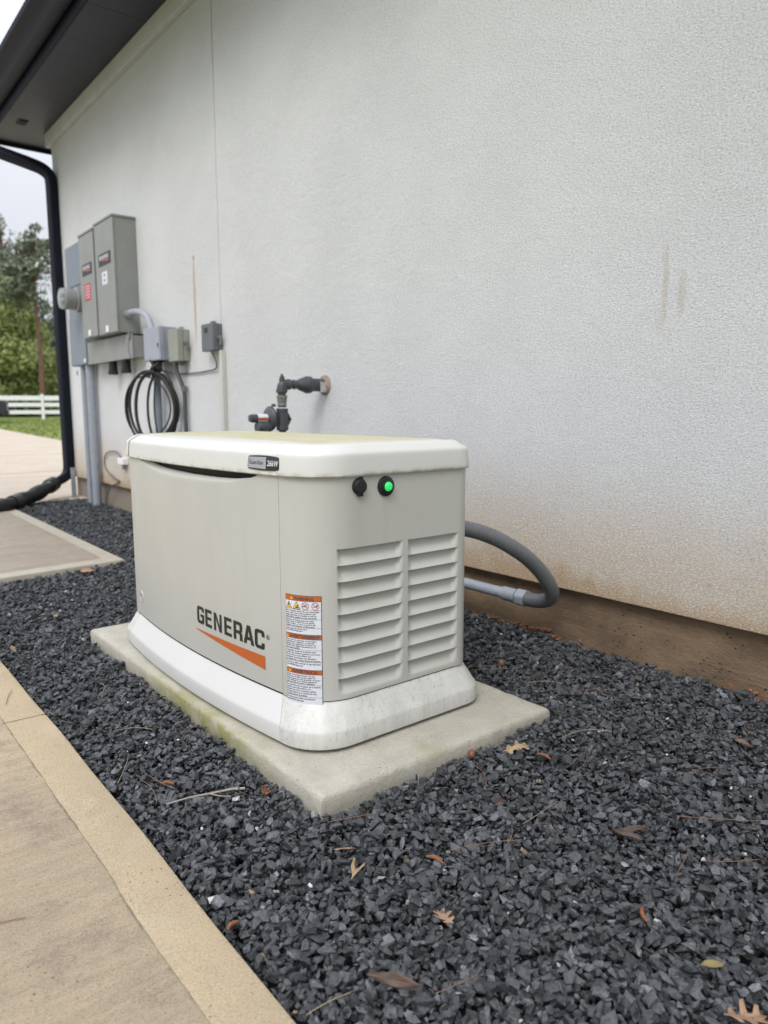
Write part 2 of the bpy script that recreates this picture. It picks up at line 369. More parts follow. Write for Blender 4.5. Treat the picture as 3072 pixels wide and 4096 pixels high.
slab2_e = concrete('pale_slab_edge', (.52, .475, .39), (.45, .41, .34), bump=.3)
tag(slab('side_slab_border', [(-.30, 2.665), (.567, 2.764), (.592, 5.38), (-.30, 5.42)], .030, -.06, slab2_e), kind='structure')
tag(slab('side_slab', [(-.29, 2.76), (.482, 2.85), (.505, 5.33), (-.29, 5.37)], .0335, .0, slab2_m), kind='structure')
drive_m = concrete('pale_driveway_concrete', (.60, .52, .43), (.50, .42, .335), streak=(.3, 1.6, 1), pits=False, bump=.3)
def drive():
    b = MB(); ys = np.linspace(5.78, 44, 80)
    G = []
    for y in ys:
        xr = 4.55+.028*(y-16) if y < 30 else 4.95+.01*(y-30)
        G.append([(x, y, ground_h(x, y)+.10) for x in np.linspace(-14, xr, 14)])
    b.grid(G); return b
tag(drive().build('driveway', drive_m, smooth=False), kind='structure')
jm = mat('driveway_joint', (.20, .17, .14), .9)
jb = MB()
for yy in (9.2, 13.4, 18.0): jb.box(-14, 4.3, yy, yy+.012, .02, .0275)
tag(jb.build('driveway_joint', jm, smooth=False), kind='structure')

# lawn blades near the drive edge
def lawn():
    n = 26000; x = rng.uniform(4.4, 22, n); y = 12+rng.random(n)**.8*32; keep = x > 4.75+.03*(y-16); x, y = x[keep], y[keep]; n = len(x)
    h = rng.uniform(.04, .09, n); a = rng.uniform(0, 2*pi, n); wd = rng.uniform(.02, .05, n); lean = rng.normal(0, .03, (n, 2))
    z = np.array([ground_h(a_, b_)-.01 for a_, b_ in zip(x, y)])
    V = np.empty((n, 3, 3)); V[:, 0] = np.c_[x-wd*np.cos(a), y-wd*np.sin(a), z]; V[:, 1] = np.c_[x+wd*np.cos(a), y+wd*np.sin(a), z]; V[:, 2] = np.c_[x+lean[:, 0], y+lean[:, 1], z+h]
    me = bpy.data.meshes.new('lawn_grass'); me.from_pydata(V.reshape(-1, 3).tolist(), [], np.arange(3*n).reshape(-1, 3).tolist())
    me.materials.append(mat('grass_blade', (.16, .23, .045), .7, .5, 2, tint=(.24, .26, .08)))
    o = bpy.data.objects.new('lawn_grass', me); COL.objects.link(o); tag(o, 'short green lawn grass between the driveway and the white fence', 'grass', kind='stuff')
lawn()

# ------------------------------------------------------------ gravel
def hull(npts, flat, seed):
    r = random.Random(seed); bm = bmesh.new()
    for i in range(npts):
        v = Vector((r.gauss(0, 1), r.gauss(0, 1), r.gauss(0, 1))).normalized()*r.uniform(.82, 1.05)
        bm.verts.new((v.x*r.uniform(.9, 1.1), v.y*.8, v.z*flat))
    g = bmesh.ops.convex_hull(bm, input=bm.verts)
    bmesh.ops.delete(bm, geom=[e for e in g['geom_interior'] if isinstance(e, bmesh.types.BMVert)], context='VERTS')
    bm.verts.index_update(); V = np.array([v.co[:] for v in bm.verts]); F = np.array([[v.index for v in f.verts] for f in bm.faces]); bm.free(); return V, F
def rand_rot(n, tilt):
    yaw = rng.uniform(0, 2*pi, n); a = rng.normal(0, tilt, n); b = rng.normal(0, tilt, n)
    cy, sy, ca, sa, cb, sb = np.cos(yaw), np.sin(yaw), np.cos(a), np.sin(a), np.cos(b), np.sin(b); z = np.zeros(n); o = np.ones(n)
    Rz = np.stack([cy, -sy, z, sy, cy, z, z, z, o], -1).reshape(n, 3, 3); Rx = np.stack([o, z, z, z, ca, -sa, z, sa, ca], -1).reshape(n, 3, 3)
    Ry = np.stack([cb, z, sb, z, o, z, -sb, z, cb], -1).reshape(n, 3, 3); return Rx @ Ry @ Rz
def stone_material():
    m = mat('dark_slate_stone', (.05, .053, .058), .62, spec=.35); N = NB(m)
    at = N.n.new('ShaderNodeAttribute'); at.attribute_name = 'tone'
    c = N.coord(); k = N.rng(N.noise(c, 190, 5, .75), .3, .72, .5, 1.9)
    mu = N.n.new('ShaderNodeVectorMath'); mu.operation = 'SCALE'; N.L.new(at.outputs['Color'], mu.inputs[0]); N.L.new(k, mu.inputs['Scale'])
    N.L.new(mu.outputs[0], N.b.inputs['Base Color']); N.bump(N.noise(c, 330, 3), .5, .0025); return m
GR = {}
def gravel():
    pts = []
    def fill(x0, x1, y0, y1, sp, size):
        nx, ny = int((x1-x0)/sp), int((y1-y0)/sp); X, Y = np.meshgrid(np.arange(nx)*sp+x0, np.arange(ny)*sp+y0)
        X = X.ravel()+rng.uniform(-.55, .55, nx*ny)*sp; Y = Y.ravel()+rng.uniform(-.55, .55, nx*ny)*sp
        pts.append(np.c_[X, Y, np.full(len(X), size)])
    for rep in range(2): fill(XE+.004, W+.028, -1.15, 2.3, .0104, .0085)
    for rep in range(2): fill(XE+.004, W+.028, 2.3, 5.78, .0135, .0102)
    fill(XE+.004, W+.028, -3.1, -1.15, .018, .013)
    P = np.concatenate(pts); rng.shuffle(P); x, y = P[:, 0], P[:, 1]
    inp = (x > -.005) & (x < .7307) & (y > -.005) & (y < 1.509)
    ins = (x < .571+.0096*(y-2.76)) & (y > 2.66+.114*(x+.30)) & (y < 5.425)
    P = P[~(inp | ins) & (P[:, 0] > XE+.003)]; n = len(P)
    S = P[:, 2]*np.clip(rng.lognormal(-.04, .36, n), .42, 2.0)
    K = 30; HU = [hull(random.choice((8, 9, 10, 11, 13)), random.uniform(.36, .70), i) for i in range(K)]
    kk = rng.integers(0, K, n); R = rand_rot(n, .42); odd = rng.random(n) < .15; R[odd] = rand_rot(int(odd.sum()), 1.3)
    # settle the stones one by one on a height map
    c = .006; x0, y0 = -.36, -3.2; H = np.full((int(1.8/c), int(9.2/c)), -.034); t_b = np.clip((np.arange(H.shape[0])*c+x0-.25)/.45, 0, 1); H += (.017*t_b*t_b*(3-2*t_b))[:, None]
    ix = ((P[:, 0]-x0)/c).astype(int); iy = ((P[:, 1]-y0)/c).astype(int); Z = np.empty(n); half = S*.55
    for i in range(n):
        a, b = ix[i], iy[i]; k = 1 if S[i] < .012 else 2
        sub = H[a-k:a+k+1, b-k:b+k+1]; h = sub.mean(); z = h+half[i]*.55; Z[i] = z
        np.maximum(sub, z+half[i]*.42, out=sub)
    GR['H'] = H; GR['f'] = lambda X, Y: float(H[int((X-x0)/c)-1:int((X-x0)/c)+2, int((Y-y0)/c)-1:int((Y-y0)/c)+2].max())
    top = np.percentile(Z[P[:, 0] < .2], 90); Z += .013-top; GR['dz'] = .013-top
    tone = np.tile([.0545, .0570, .0615], (n, 1))*np.exp(rng.normal(0, .30, n))[:, None]*(1+rng.normal(0, .012, (n, 3)))
    q = rng.random(n); tone[q < .10] *= 1.55
    wh = q > .991; S[wh] *= .66; tone[wh] = np.array([.42, .42, .40])*rng.uniform(.5, 1.2, wh.sum())[:, None]
    tn = (q > .9872) & ~wh; tone[tn] = np.array([.24, .19, .12])*rng.uniform(.6, 1.2, tn.sum())[:, None]
    R = R*S[:, None, None]*np.array([1.15, 1, 1])[None, None, :]
    VV = []; FF = []; TT = []; off = 0
    for k in range(K):
        sel = np.flatnonzero(kk == k); V, F = HU[k]
        v = np.einsum('nij,kj->nki', R[sel], V)+np.c_[P[sel, :2], Z[sel]][:, None, :]
        VV.append(v.reshape(-1, 3)); FF.append((F[None]+(np.arange(len(sel))*len(V))[:, None, None]+off).reshape(-1, 3)); TT.append(np.repeat(tone[sel], len(V), 0)); off += len(sel)*len(V)
    V = np.concatenate(VV).astype('f4'); F = np.concatenate(FF).astype('i4'); T = np.concatenate(TT).astype('f4')
    me = bpy.data.meshes.new('gravel'); me.vertices.add(len(V)); me.vertices.foreach_set('co', V.ravel())
    me.loops.add(F.size); me.loops.foreach_set('vertex_index', F.ravel()); me.polygons.add(len(F)); me.polygons.foreach_set('loop_start', np.arange(0, F.size, 3, dtype='i4'))
    me.update(calc_edges=True); me.shade_flat()
    at = me.attributes.new('tone', 'FLOAT_COLOR', 'POINT'); at.data.foreach_set('color', np.c_[T, np.ones(len(T))].astype('f4').ravel())
    me.materials.append(stone_material())
    o = bpy.data.objects.new('gravel', me); COL.objects.link(o); tag(o, 'crushed black slate gravel filling the bed between walkway and wall', 'gravel', kind='stuff')
    print('gravel stones', n, 'tris', len(F))
gravel()
def gz(x, y): return GR['f'](x, y)+GR['dz']

# ------------------------------------------------------------ house
house = thing('house', 'white stucco house wall with dark eaves and exposed concrete foundation', 'house', (W, 0, 0))
def hb(): return MB()
def wl(mb, *a, **k):    # parts are built in world space then shifted under the house root
    mb.v = [(x-W, y, z) for x, y, z in mb.v]; return mb.build(*a, **k)
ys_ = (-9.0, YF)
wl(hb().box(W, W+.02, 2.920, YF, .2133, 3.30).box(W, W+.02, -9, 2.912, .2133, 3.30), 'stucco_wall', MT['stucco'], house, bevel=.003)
wl(hb().box(W+.02, 9, -9, YF, .225, 3.30), 'wall_core', MT['trim'], house, smooth=False)
jt = mat('control_joint_bead', (.50, .50, .47), .8)  # plain grey bead, one even colour in the wall joint
wl(hb().box(W+.006, W+.0195, 2.9125, 2.9195, .214, 3.18), 'control_joint', jt, house, smooth=False)
def found_mat():
    m = mat('stained_foundation_concrete', (.20, .145, .095), .9, spec=.2); N = NB(m); c = N.coord(); X = N.xyz(c)
    k = N.rng(N.noise(N.coord((1, 1, 1.6)), 3.4, 7, .7), .38, .64); b = N.mix(k, (.285, .198, .125), (.145, .105, .072))
    b = N.mix(N.rng(X[1], 1.4, 3.2), b, (.27, .235, .19))
    l = N.rng(N.noise(N.coord((1, .5, 9)), 7, 5, .7), .5, .8, 0, .4); b = N.mix(l, b, (.38, .29, .20))
    up = N.rng(N.math('ADD', X[2], N.math('MULTIPLY', N.noise(c, 3, 4), .1)), .07, -.0, 0, .4); b = N.mix(up, b, (.42, .32, .21))
    v = N.voro(N.coord((1, 1, 1.6)), 42); pit = N.math('MULTIPLY', N.rng(v, .20, .11), N.rng(N.noise(c, 6, 4), .53, .60)); b = N.mix(N.math('MULTIPLY', pit, .9), b, (.035, .025, .018))
    wv = N.math('MULTIPLY', N.rng(N.voro(c, 33), .085, .05), N.rng(N.noise(c, 5, 2), .55, .6)); b = N.mix(N.math('MULTIPLY', wv, .7), b, (.48, .43, .36))
    org = N.math('MULTIPLY', N.rng(N.noise(N.coord((1, .8, 1.6)), 2.1, 4, .6), .64, .74), N.rng(X[2], .14, .06)); b = N.mix(N.math('MULTIPLY', org, .7), b, (.46, .20, .085))
    N.col(b); g = N.math('SUBTRACT', N.noise(N.coord((1, .8, 1.5)), 110, 5, .7), N.math('MULTIPLY', pit, 1.2)); N.bump(g, .8, .006); return m
wl(hb().box(W+.040, 8.9, -9, YF-.03, -.25, .224), 'foundation', found_mat(), house, smooth=False)
wl(hb().box(W-.042, W-.0003, -9, YF+.042, 3.182, 3.296).box(W, 9, YF+.0003, YF+.042, 3.182, 3.296), 'trim_band', MT['trim'], house, bevel=.004)
# soffit with panel joints
SO = .83; YO = YF+.45
sb = hb()
for a, b in ((-9, .55), (.554, 3.743), (3.747, YO)): sb.box(SO+.002, W-.001, a, b, 3.297, 3.304)
sb.box(W, 9, YF+.0425, YO, 3.297, 3.304); wl(sb, 'soffit', MT['soffit'], house, smooth=False)
vb = hb(); vb.box(.955, 1.035, 5.97, 6.09, 3.289, 3.2965)
for k in range(4): vb.box(.962, 1.028, 5.985+k*.026, 5.995+k*.026, 3.284, 3.289)
wl(vb, 'soffit_vent', MT['soffit'], house, bevel=.0015)
wl(hb().box(SO-.022, SO+.001, -9, YO+.022, 3.262, 3.46).box(SO, 9, YO+.0005, YO+.022, 3.262, 3.46), 'fascia', MT['dark_metal'], house, bevel=.003)
# ogee gutters swept along the two eaves
gp = [(0, 3.45), (-.005, 3.36), (-.012, 3.325), (-.05, 3.318), (-.085, 3.33), (-.105, 3.355), (-.112, 3.385), (-.135, 3.405), (-.165, 3.425), (-.172, 3.455), (-.160, 3.457), (-.158, 3.44), (-.12, 3.42), (-.10, 3.39), (-.05, 3.335), (-.015, 3.345), (-.012, 3.45)]
g_ = hb(); gx0 = SO-.024
g_.rings([[(gx0+u, -9, z) for u, z in gp], [(gx0+u, YO+.024-u, z) for u, z in gp], [(9, YO+.024-u, z) for u, z in gp]])
wl(g_, 'gutter', MT['dark_metal'], house)
roof_m = mat('dark_roof_shingle', (.04, .04, .045), .8, .3, 8, bump=.5, bscale=30)
wl(hb().add([(.72, -9, 3.47), (.72, YO+.12, 3.47), (9, YO+.12, 3.47), (9, -9, 3.47), (6, -9, 5.2), (6, 2.2, 5.2), (9, 2.2, 5.2), (9, -9, 5.2)],
            [(0, 1, 5, 4), (1, 2, 6, 5), (0, 3, 2, 1), (4, 5, 6, 7), (0, 4, 7, 3), (2, 3, 7, 6)]), 'roof', roof_m, house, smooth=False)

# downspout at the far corner
ds = thing('downspout', 'black downspout elbowing down the far house corner into a corrugated drain hose', 'downspout', (1.22, 6.06, 0))
def dl(mb, *a, **k): mb.v = [(x-1.22, y-6.06, z) for x, y, z in mb.v]; return mb.build(*a, **k)
pth = [(.60, 6.50, 3.33)]+catmull([(.62, 6.46, 3.22), (.78, 6.33, 3.12), (1.04, 6.13, 3.0), (1.145, 6.08, 2.955), (1.20, 6.06, 2.90), (1.212, 6.06, 2.82)], 6)+[(1.212, 6.06, .60), (1.212, 6.06, .33)]
pth += catmull([(1.208, 6.06, .275), (1.185, 6.048, .232), (1.13, 6.0, .200), (1.02, 5.92, .165)], 5)
p_ = dl(MB().tube(pth, .05, 24, sq=(.040, .047)), 'pipe', MT['dark_metal'], ds)
dp = catmull([(1.05, 5.94, .175), (.94, 5.84, .135), (.80, 5.66, .105), (.66, 5.50, .085), (.52, 5.36, .068), (.36, 5.24, .072), (.10, 5.10, .075), (-.3, 5.0, .08)], 22)
dl(MB().tube(dp, [.056+.005*(i % 2)+.006*sin(i*.21) for i in range(len(dp))], 20), 'drain_hose', MT['black'], ds)
for a, L_ in ((6, 10), (70, 12)): dl(MB().tube(dp[a:a+L_], .067, 24), 'coupling', MT['black'], ds)
st = MB().box(1.205, 1.245, 5.985, 6.0, -.05, .30); tag(st.build('wall_stake', MT['pvc'], bevel=.003), 'thin pale grey strip standing beside the black downspout at the house corner', 'strip')

# ------------------------------------------------------------ concrete pad
def pad_mat():
    def moss(N, c, X):
        a = N.rng(X[0], .13, .0, 0, 1); b = N.math('MULTIPLY', N.rng(X[1], .10, .45), N.rng(X[1], 1.15, .7))
        k = N.math('MULTIPLY', N.math('MULTIPLY', a, b), N.rng(N.noise(c, 9, 6, .7), .38, .62))
        k2 = N.math('MULTIPLY', N.rng(N.noise(c, 5, 5, .6), .58, .72, 0, .35), N.rng(X[1], .16, .05))
        k3 = N.math('MULTIPLY', N.math('MULTIPLY', N.rng(X[0], .012, .0), b), N.rng(N.noise(c, 14, 5, .7), .36, .56, 0, .9))
        return N.math('MAXIMUM', N.math('MAXIMUM', N.math('MULTIPLY', k, .75), k2), k3)
    return concrete('equipment_pad_concrete', (.66, .62, .53), (.53, .50, .42), moss=moss, bump=1.0)
def pad():
    m = pad_mat(); b = MB(); a, L = .7257, 1.5038
    def ring(ins, z):
        out = []
        for (x0, y0, x1, y1) in ((ins, ins, a-ins, ins), (a-ins, ins, a-ins, L-ins), (a-ins, L-ins, ins, L-ins), (ins, L-ins, ins, ins)):
            n = 150 if y0 != y1 else 80
            for t in np.linspace(0, 1, n)[:-1]:
                x, y = x0+(x1-x0)*t, y0+(y1-y0)*t; k = .0016 if z > .03 else .001
                from mathutils import noise as ns
                q_ = 1+2.2*max(0, ns.noise(Vector((x*6, y*6, 2)))); dx = (ns.noise(Vector((x*45, y*45, z*90)))+.6*ns.noise(Vector((x*110, y*110, z*90))))*k*q_; dy = (ns.noise(Vector((x*45+9, y*45, z*90)))+.6*ns.noise(Vector((x*110+5, y*110, z*90))))*k*q_
                out.append((x+dx, y+dy, z+(ns.noise(Vector((x*40, y*40, 5)))*.001 if ins < .02 else 0)))
        return out
    b.rings([ring(-.001, -.055), ring(0, .01), ring(0, HP-.012), ring(.003, HP-.0045), ring(.009, HP-.0008), ring(.03, HP)])
    o = b.build('concrete_pad', m); o.data.set_sharp_from_angle(angle=radians(80))
    tag(o, 'mossy rectangular concrete pad carrying the beige standby generator', 'concrete pad'); return o
pad()

# ------------------------------------------------------------ generator
GX, GY, GROT = .024355, .133591, .006448
GL_, GW_, GR_, GS_ = 1.21855, .665946, .121455, .03019
gen = thing('standby_generator', 'beige box-shaped home standby generator with white lid and louvred end on its pad', 'generator', (GX, GY, HP), GROT)
def outline(ins, which, X1, rb):
    """plan outline of the cabinet: bowed front, round front corners, tighter rear corners"""
    x0, y0, y1 = ins, ins, GL_-ins; P = []; r = GR_; X0 = x0+GS_
    if which == 'front':
        for t in np.linspace(0, 1, 61): P.append((x0+GS_*(2*t-1)**2, y0+r+(y1-y0-2*r)*t))
    elif which in ('near', 'far'):
        for a in np.linspace(0, pi/2, 15): P.append((X0+r-r*cos(a), y0+r-r*sin(a)))
        for x in np.linspace(X0+r, X1-rb, 30)[1:-1]: P.append((x, y0))
        for a in np.linspace(pi/2, 0, 10): P.append((X1-rb+rb*cos(a), y0+rb-rb*sin(a)))
        P.append((X1, y0+rb+.02))
        if which == 'far': P = [(x, GL_-y) for x, y in P]
    elif which == 'back': P = [(X1, y) for y in np.linspace(y0+rb+.022, y1-rb-.022, 12)]
    elif which == 'all':
        f = outline(ins, 'front', X1, rb); n = outline(ins, 'near', X1, rb); q = outline(ins, 'far', X1, rb)
        P = f+q[1:]+list(reversed(n))[:-1]
    return P
BODY = (.028, .574, .055)
def shell(which, prof, X1f, rb, name, m, parent, gap=.0009, solid=.002):
    """prof: (inset, z) pairs; X1f(inset) is the rear line"""
    R = []
    for ins, z in prof:
        P = outline(ins, which, X1f(ins), rb)
        if which == 'front': P = [(x, y) for x, y in P]; P[0] = (P[0][0], P[0][1]+gap); P[-1] = (P[-1][0], P[-1][1]-gap)
        R.append([(x, y, z) for x, y in P])
    b = MB(); b.rings(R, closed=False); return b.build(name, m, parent)
skx = lambda i: .613-i
sk_prof = [(.02, .0075), (.006, .0075), (.001, .0105), (0, .015), (.0005, .046), (.0022, .052), (.0055, .057), (.027, .104), (.029, .107), (.0300, .1095), (.0310, .1085), (.0315, .100)]
fb = shell('front', sk_prof, skx, .08, 'base_skirt', MT['skirt'], gen)
for wch in ('near', 'far', 'back'): shell(wch, sk_prof, skx, .08, 'end_skirt' if wch != 'back' else 'rear_skirt', MT['end_skirt'], gen)
co = MB(); co.rings([[(x, y, z) for x, y in outline(.05, 'all', .56, .05)] for z in (.003, .632)]); co.build('inner_shell', MT['core'], gen)
# body panels ---------------------------------------------------
ins_b, X1b, rbb = BODY
scoop = [(.150, .70), (.205, .70), (.213, .640), (.240, .6265), (.272, .620), (.337, .610), (.400, .6065), (.478, .6045), (.60, .603), (.723, .604), (.80, .6085), (.872, .6155), (.935, .6255), (.985, .635), (1.007, .6405), (1.02, .70), (1.07, .70)]
inner = [(.150, .70), (.200, .70), (.215, .6405), (.235, .631), (.255, .6240), (.33, .6165), (.42, .6140), (.55, .6135), (.70, .6165), (.81, .622), (.95, .636), (1.0, .6415), (1.012, .70), (1.07, .70)]
def ztop(y):
    return float(np.interp(y, [a for a, b in scoop], [b for a, b in scoop]))
def front_panel():
    ys = sorted(set(list(np.linspace(ins_b+GR_+.0012, GL_-ins_b-GR_-.0012, 90))+list(np.linspace(.2, .26, 16))+list(np.linspace(.95, 1.03, 18)))); G = []
    y0, y1 = ins_b, GL_-ins_b
    def xs(y): t = (y-y0-GR_)/(y1-y0-2*GR_); return ins_b+GS_*(2*t-1)**2
    zt = np.array([min(.6425, ztop(y)) for y in ys]); zt = np.convolve(np.pad(zt, 2, 'edge'), [.15, .2, .3, .2, .15], 'valid'); zi = np.array([min(.6440, float(np.interp(y, [a for a, b in inner], [b for a, b in inner]))) for y in ys]); zi = np.maximum(np.convolve(np.pad(zi, 2, 'edge'), [.15, .2, .3, .2, .15], 'valid'), zt+.0005)
    for y, tz, ti in zip(ys, zt, zi):
        row = [(xs(y)+.012, y, .1135), (xs(y)+.0015, y, .1135), (xs(y), y, .115)]+[(xs(y), y, .115+(tz-.012-.115)*k/24) for k in range(1, 25)]
        dz_ = ti-tz; k_ = min(1, dz_/.012); row += [(xs(y)+.0001, y, tz-.004), (xs(y)+.0010*k_, y, tz), (xs(y)+.0035*k_, y, tz+.20*dz_+.0001), (xs(y)+.0090*k_+.0002, y, tz+.75*dz_+.0002), (xs(y)+.0115*k_+.0006, y, tz+.95*dz_+.0003), (xs(y)+.0140*k_+.0012, y, ti+.0005), (xs(y)+.0165*k_+.002, y, ti-.0005), (xs(y)+.0180*k_+.003, y, ti-.008)]
        G.append(row)
    for y, sgn in ((ys[0], 0), (ys[-1], -1)):
        r = [(x+.012, yy, z) for x, yy, z in G[sgn]]
        if sgn == 0: G.insert(0, r)
        else: G.append(r)
    b = MB().grid(G); return b.build('front_panel', MT['body'], gen)
front_panel()
def polyline(P):
    P = np.array(P); L = np.r_[0, np.cumsum(np.hypot(*np.diff(P, axis=0).T))]; return P, L
NP, NL = polyline(outline(ins_b, 'near', X1b, rbb))
# dense resampling with normals
def near_at(s, off=0):
    x = np.interp(s, NL, NP[:, 0]); y = np.interp(s, NL, NP[:, 1]); e = .004
    tx = np.interp(s+e, NL, NP[:, 0])-np.interp(s-e, NL, NP[:, 0]); ty = np.interp(s+e, NL, NP[:, 1])-np.interp(s-e, NL, NP[:, 1]); q = math.hypot(tx, ty) or 1
    return x+ty/q*off, y-tx/q*off
LIP0, PITCHL = .4700, .0384
def end_panel():
    S = sorted(set(list(np.linspace(0, NL[-1], 60))+list(np.linspace(.125, .56, 150)))); Zs = list(np.linspace(.1125, .128, 4))
    for k in range(8, -1, -1):
        lip = LIP0-k*PITCHL; low = lip-PITCHL
        Zs += [low+PITCHL*t for t in (.06, .14, .22, .30, .40, .50, .60, .70, .80, .88, .94, .975)]+[lip-.0006, lip+.0005]
    Zs += list(np.linspace(.475, .643, 12)); Zs = sorted(set(round(z, 5) for z in Zs))
    cols = ((.138, .329), (.346, .517))
    sm = lambda t: max(0, min(1, t))**2*(3-2*max(0, min(1, t)))
    G = []
    for z in Zs:
        row = []
        for s in S:
            x, y = near_at(s); d = 0
            q = (LIP0-z)/PITCHL; k = math.floor(q); t = q-k      # t: 0 under the lip .. 1 at the next lip
            if 0 <= k <= 8 and z < LIP0:
                for a, b in cols:
                    u = min(x-a, b-x)
                    if u > 0:
                        e = .009+.014*t; m_ = sm(u/e); prof = max(0, 1-(t/.98)**2.0)*(1 if t > .02 else t/.02) if k < 9 else 0
                        d = max(d, .0165*m_*prof)
            x2, y2 = near_at(s, -d); row.append((x2, y2, z))
        G.append(row)
    b = MB().grid([[G[i][j] for i in range(len(G))] for j in range(len(S))]); o = b.build('end_panel', MT['body'], gen); o.data.set_sharp_from_angle(angle=radians(50)); return o
end_panel()
slot = MB()
for k in (0, 1): slot.box(.17, .27, ins_b+.0155, ins_b+.019, LIP0-k*PITCHL-.0016, LIP0-k*PITCHL-.0002)
slot.build('louvre_slot', MT['core'], gen, smooth=False)
shell('far', [(ins_b+.006, .106), (ins_b, .108), (ins_b, .643)], lambda i: X1b-(i-ins_b), rbb, 'end_panel', MT['body'], gen)
shell('back', [(ins_b+.006, .106), (ins_b, .108), (ins_b, .643)], lambda i: X1b-(i-ins_b), rbb, 'rear_panel', MT['body'], gen)
# lid -----------------------------------------------------------
ldx = lambda i: .601-i
lp = [(.040, .633), (.0225, .6345), (.0205, .637), (.0207, .642), (.0230, .674), (.0236, .6815), (.0248, .6860), (.0280, .6895), (.0315, .6922), (.0425, .7012), (.0460, .7038), (.0500, .7056), (.0545, .7064), (.062, .7070)]
lp_cap = [(max(.0195, i-.0012), z+.0008) for i, z in lp]
for wch, pf in (('front', lp), ('back', lp), ('near', lp_cap), ('far', lp_cap)): shell(wch, pf, ldx, .06, 'lid_side' if wch in ('front', 'back') else 'lid_end_cap', MT['lid'], gen, gap=.0007)
tb = MB(); R = []
for ins, z in ((.0615, .7055), (.062, .7068), (.066, .7075), (.085, .7088), (.11, .7100), (.14, .7112), (.165, .7120)):
    P = outline(ins, 'all', ldx(ins), .06); R.append([(x, y, z) for x, y in P])
tb.rings(R, True, False, True); tb.build('lid_top', MT['lid'], gen)
MB().rings([[(x, y, z) for x, y in outline(.034, 'all', .565, .05)] for z in (.6335, .6345)]).build('lid_liner', MT['core'], gen)
# corner seam bead of the lid
rb_ = MB()
P = [(outline(i-.0015, 'near', ldx(i), .06)[0], z) for i, z in lp[2:]]
rb_.tube([(x, y, z+.0004) for (x, y), z in P], .0011, 6); rb_.build('lid_seam', MT['lid'], gen)

# decals --------------------------------------------------------
def fx(y, ins=ins_b):
    y0, y1 = ins, GL_-ins; t = (y-y0-GR_)/(y1-y0-2*GR_); return ins+GS_*(2*t-1)**2
def decal(name, VF, fn, m, parent, solid=0):
    V, F = VF; b = MB(); b.add([fn(*v) for v in V], F); me = bpy.data.meshes.new(name); me.from_pydata(b.v, [], b.f); me.materials.append(m)
    # keep faces outward whichever way the mapping turns
    o = bpy.data.objects.new(name, me); COL.objects.link(o); o.parent = parent; return o
def merge(parts):
    V, F = [], []
    for (v, f), (dx, dy, sx, sy) in parts:
        b = len(V); V += [(x*sx+dx, y*sy+dy) for x, y in v]; F += [tuple(i+b for i in q) for q in f]
    return V, F
t_ = .25    # stroke width of the wordmark, letters are 1 tall and .86 wide
def letter(ch):
    w_ = .86; r = .2; q = .10
    if ch == 'G': return [rounded([(w_, .70), (w_, 1), (0, 1), (0, 0), (w_, 0), (w_, .56), (.42, .56), (.42, .40), (w_-t_, .40), (w_-t_, .18), (t_, .18), (t_, .82), (w_-t_, .82), (w_-t_, .70)], [0, .24, .24, .24, .24, 0, 0, 0, 0, .08, .09, .09, .08, 0])]
    if ch == 'E': return [[(0, 0), (.76, 0), (.76, .18), (t_, .18), (t_, .42), (.72, .42), (.72, .58), (t_, .58), (t_, .82), (.76, .82), (.76, 1), (0, 1)]]
    if ch == 'N': return [[(0, 0), (.22, 0), (.22, .72), (.60, 0), (w_, 0), (w_, 1), (.64, 1), (.64, .28), (.27, 1), (0, 1)]]
    if ch == 'R': return [rounded([(0, 0), (t_, 0), (t_, .36), (.48, .36), (.60, .30), (.60, 0), (w_, 0), (w_-.01, .38), (.76, .46), (w_, .56), (w_, 1), (0, 1)], [0, 0, 0, .08, .05, 0, 0, .1, .02, .12, .25, 0]), rounded([(t_, .53), (t_, .82), (.60, .82), (.60, .53)], [0, 0, .08, .08])]
    if ch == 'A': return [[(0, 0), (.26, 0), (.33, .22), (.63, .22), (.70, 0), (.97, 0), (.64, 1), (.33, 1)], [(.385, .39), (.575, .39), (.48, .74)]]
    if ch == 'C': return [rounded([(w_, .66), (w_, 1), (0, 1), (0, 0), (w_, 0), (w_, .34), (w_-t_, .34), (w_-t_, .18), (t_, .18), (t_, .82), (w_-t_, .82), (w_-t_, .66)], [0, .25, .25, .25, .25, 0, 0, .08, .09, .09, .08, 0])]
# wordmark runs from y=.548 (G) to y=.216 (C right edge)
pos = {0: ('G', .548), 1: ('E', .500), 2: ('N', .452), 3: ('E', .398), 4: ('R', .3525), 5: ('A', .3065), 6: ('C', .2575)}
parts = []
LH = .0485
for k, (ch, y) in pos.items():
    parts.append((poly_mesh(letter(ch)), (.548-y, 0, .0475, LH)))
V, F = merge(parts)
decal('wordmark', (V, F), lambda u, v: (fx(.548-u)-.0009, .548-u, .205+v), MT['label_black'], gen)
tri = MB(); n = 30; pts = []
top_ = [(.557-(.557-.216)*t, .1865+(.190-.1865)*t) for t in np.linspace(0, 1, n)]; bot_ = [(.557-(.557-.216)*t, .1845-(.1845-.156)*t) for t in np.linspace(0, 1, n)]
tri.grid([[(fx(y)-.0008, y, z) for y, z in top_], [(fx(y)-.0008, y, z) for y, z in bot_]]); tri.build('logo_wedge', MT['label_orange'], gen)
circ = lambda r, n=24, cx=0, cy=0: [(cx+r*cos(2*pi*k/n), cy+r*sin(2*pi*k/n)) for k in range(n)]
reg = merge([(poly_mesh([circ(.0062), circ(.0051)]), (0, 0, 1, 1)), (text_mesh('R', .0085, .0004, 'CENTER'), (0, -.003, 1, 1))])
decal('registered_mark', reg, lambda u, v: (fx(.203-u)-.0009, .203-u, .241+v), MT['label_black'], gen)
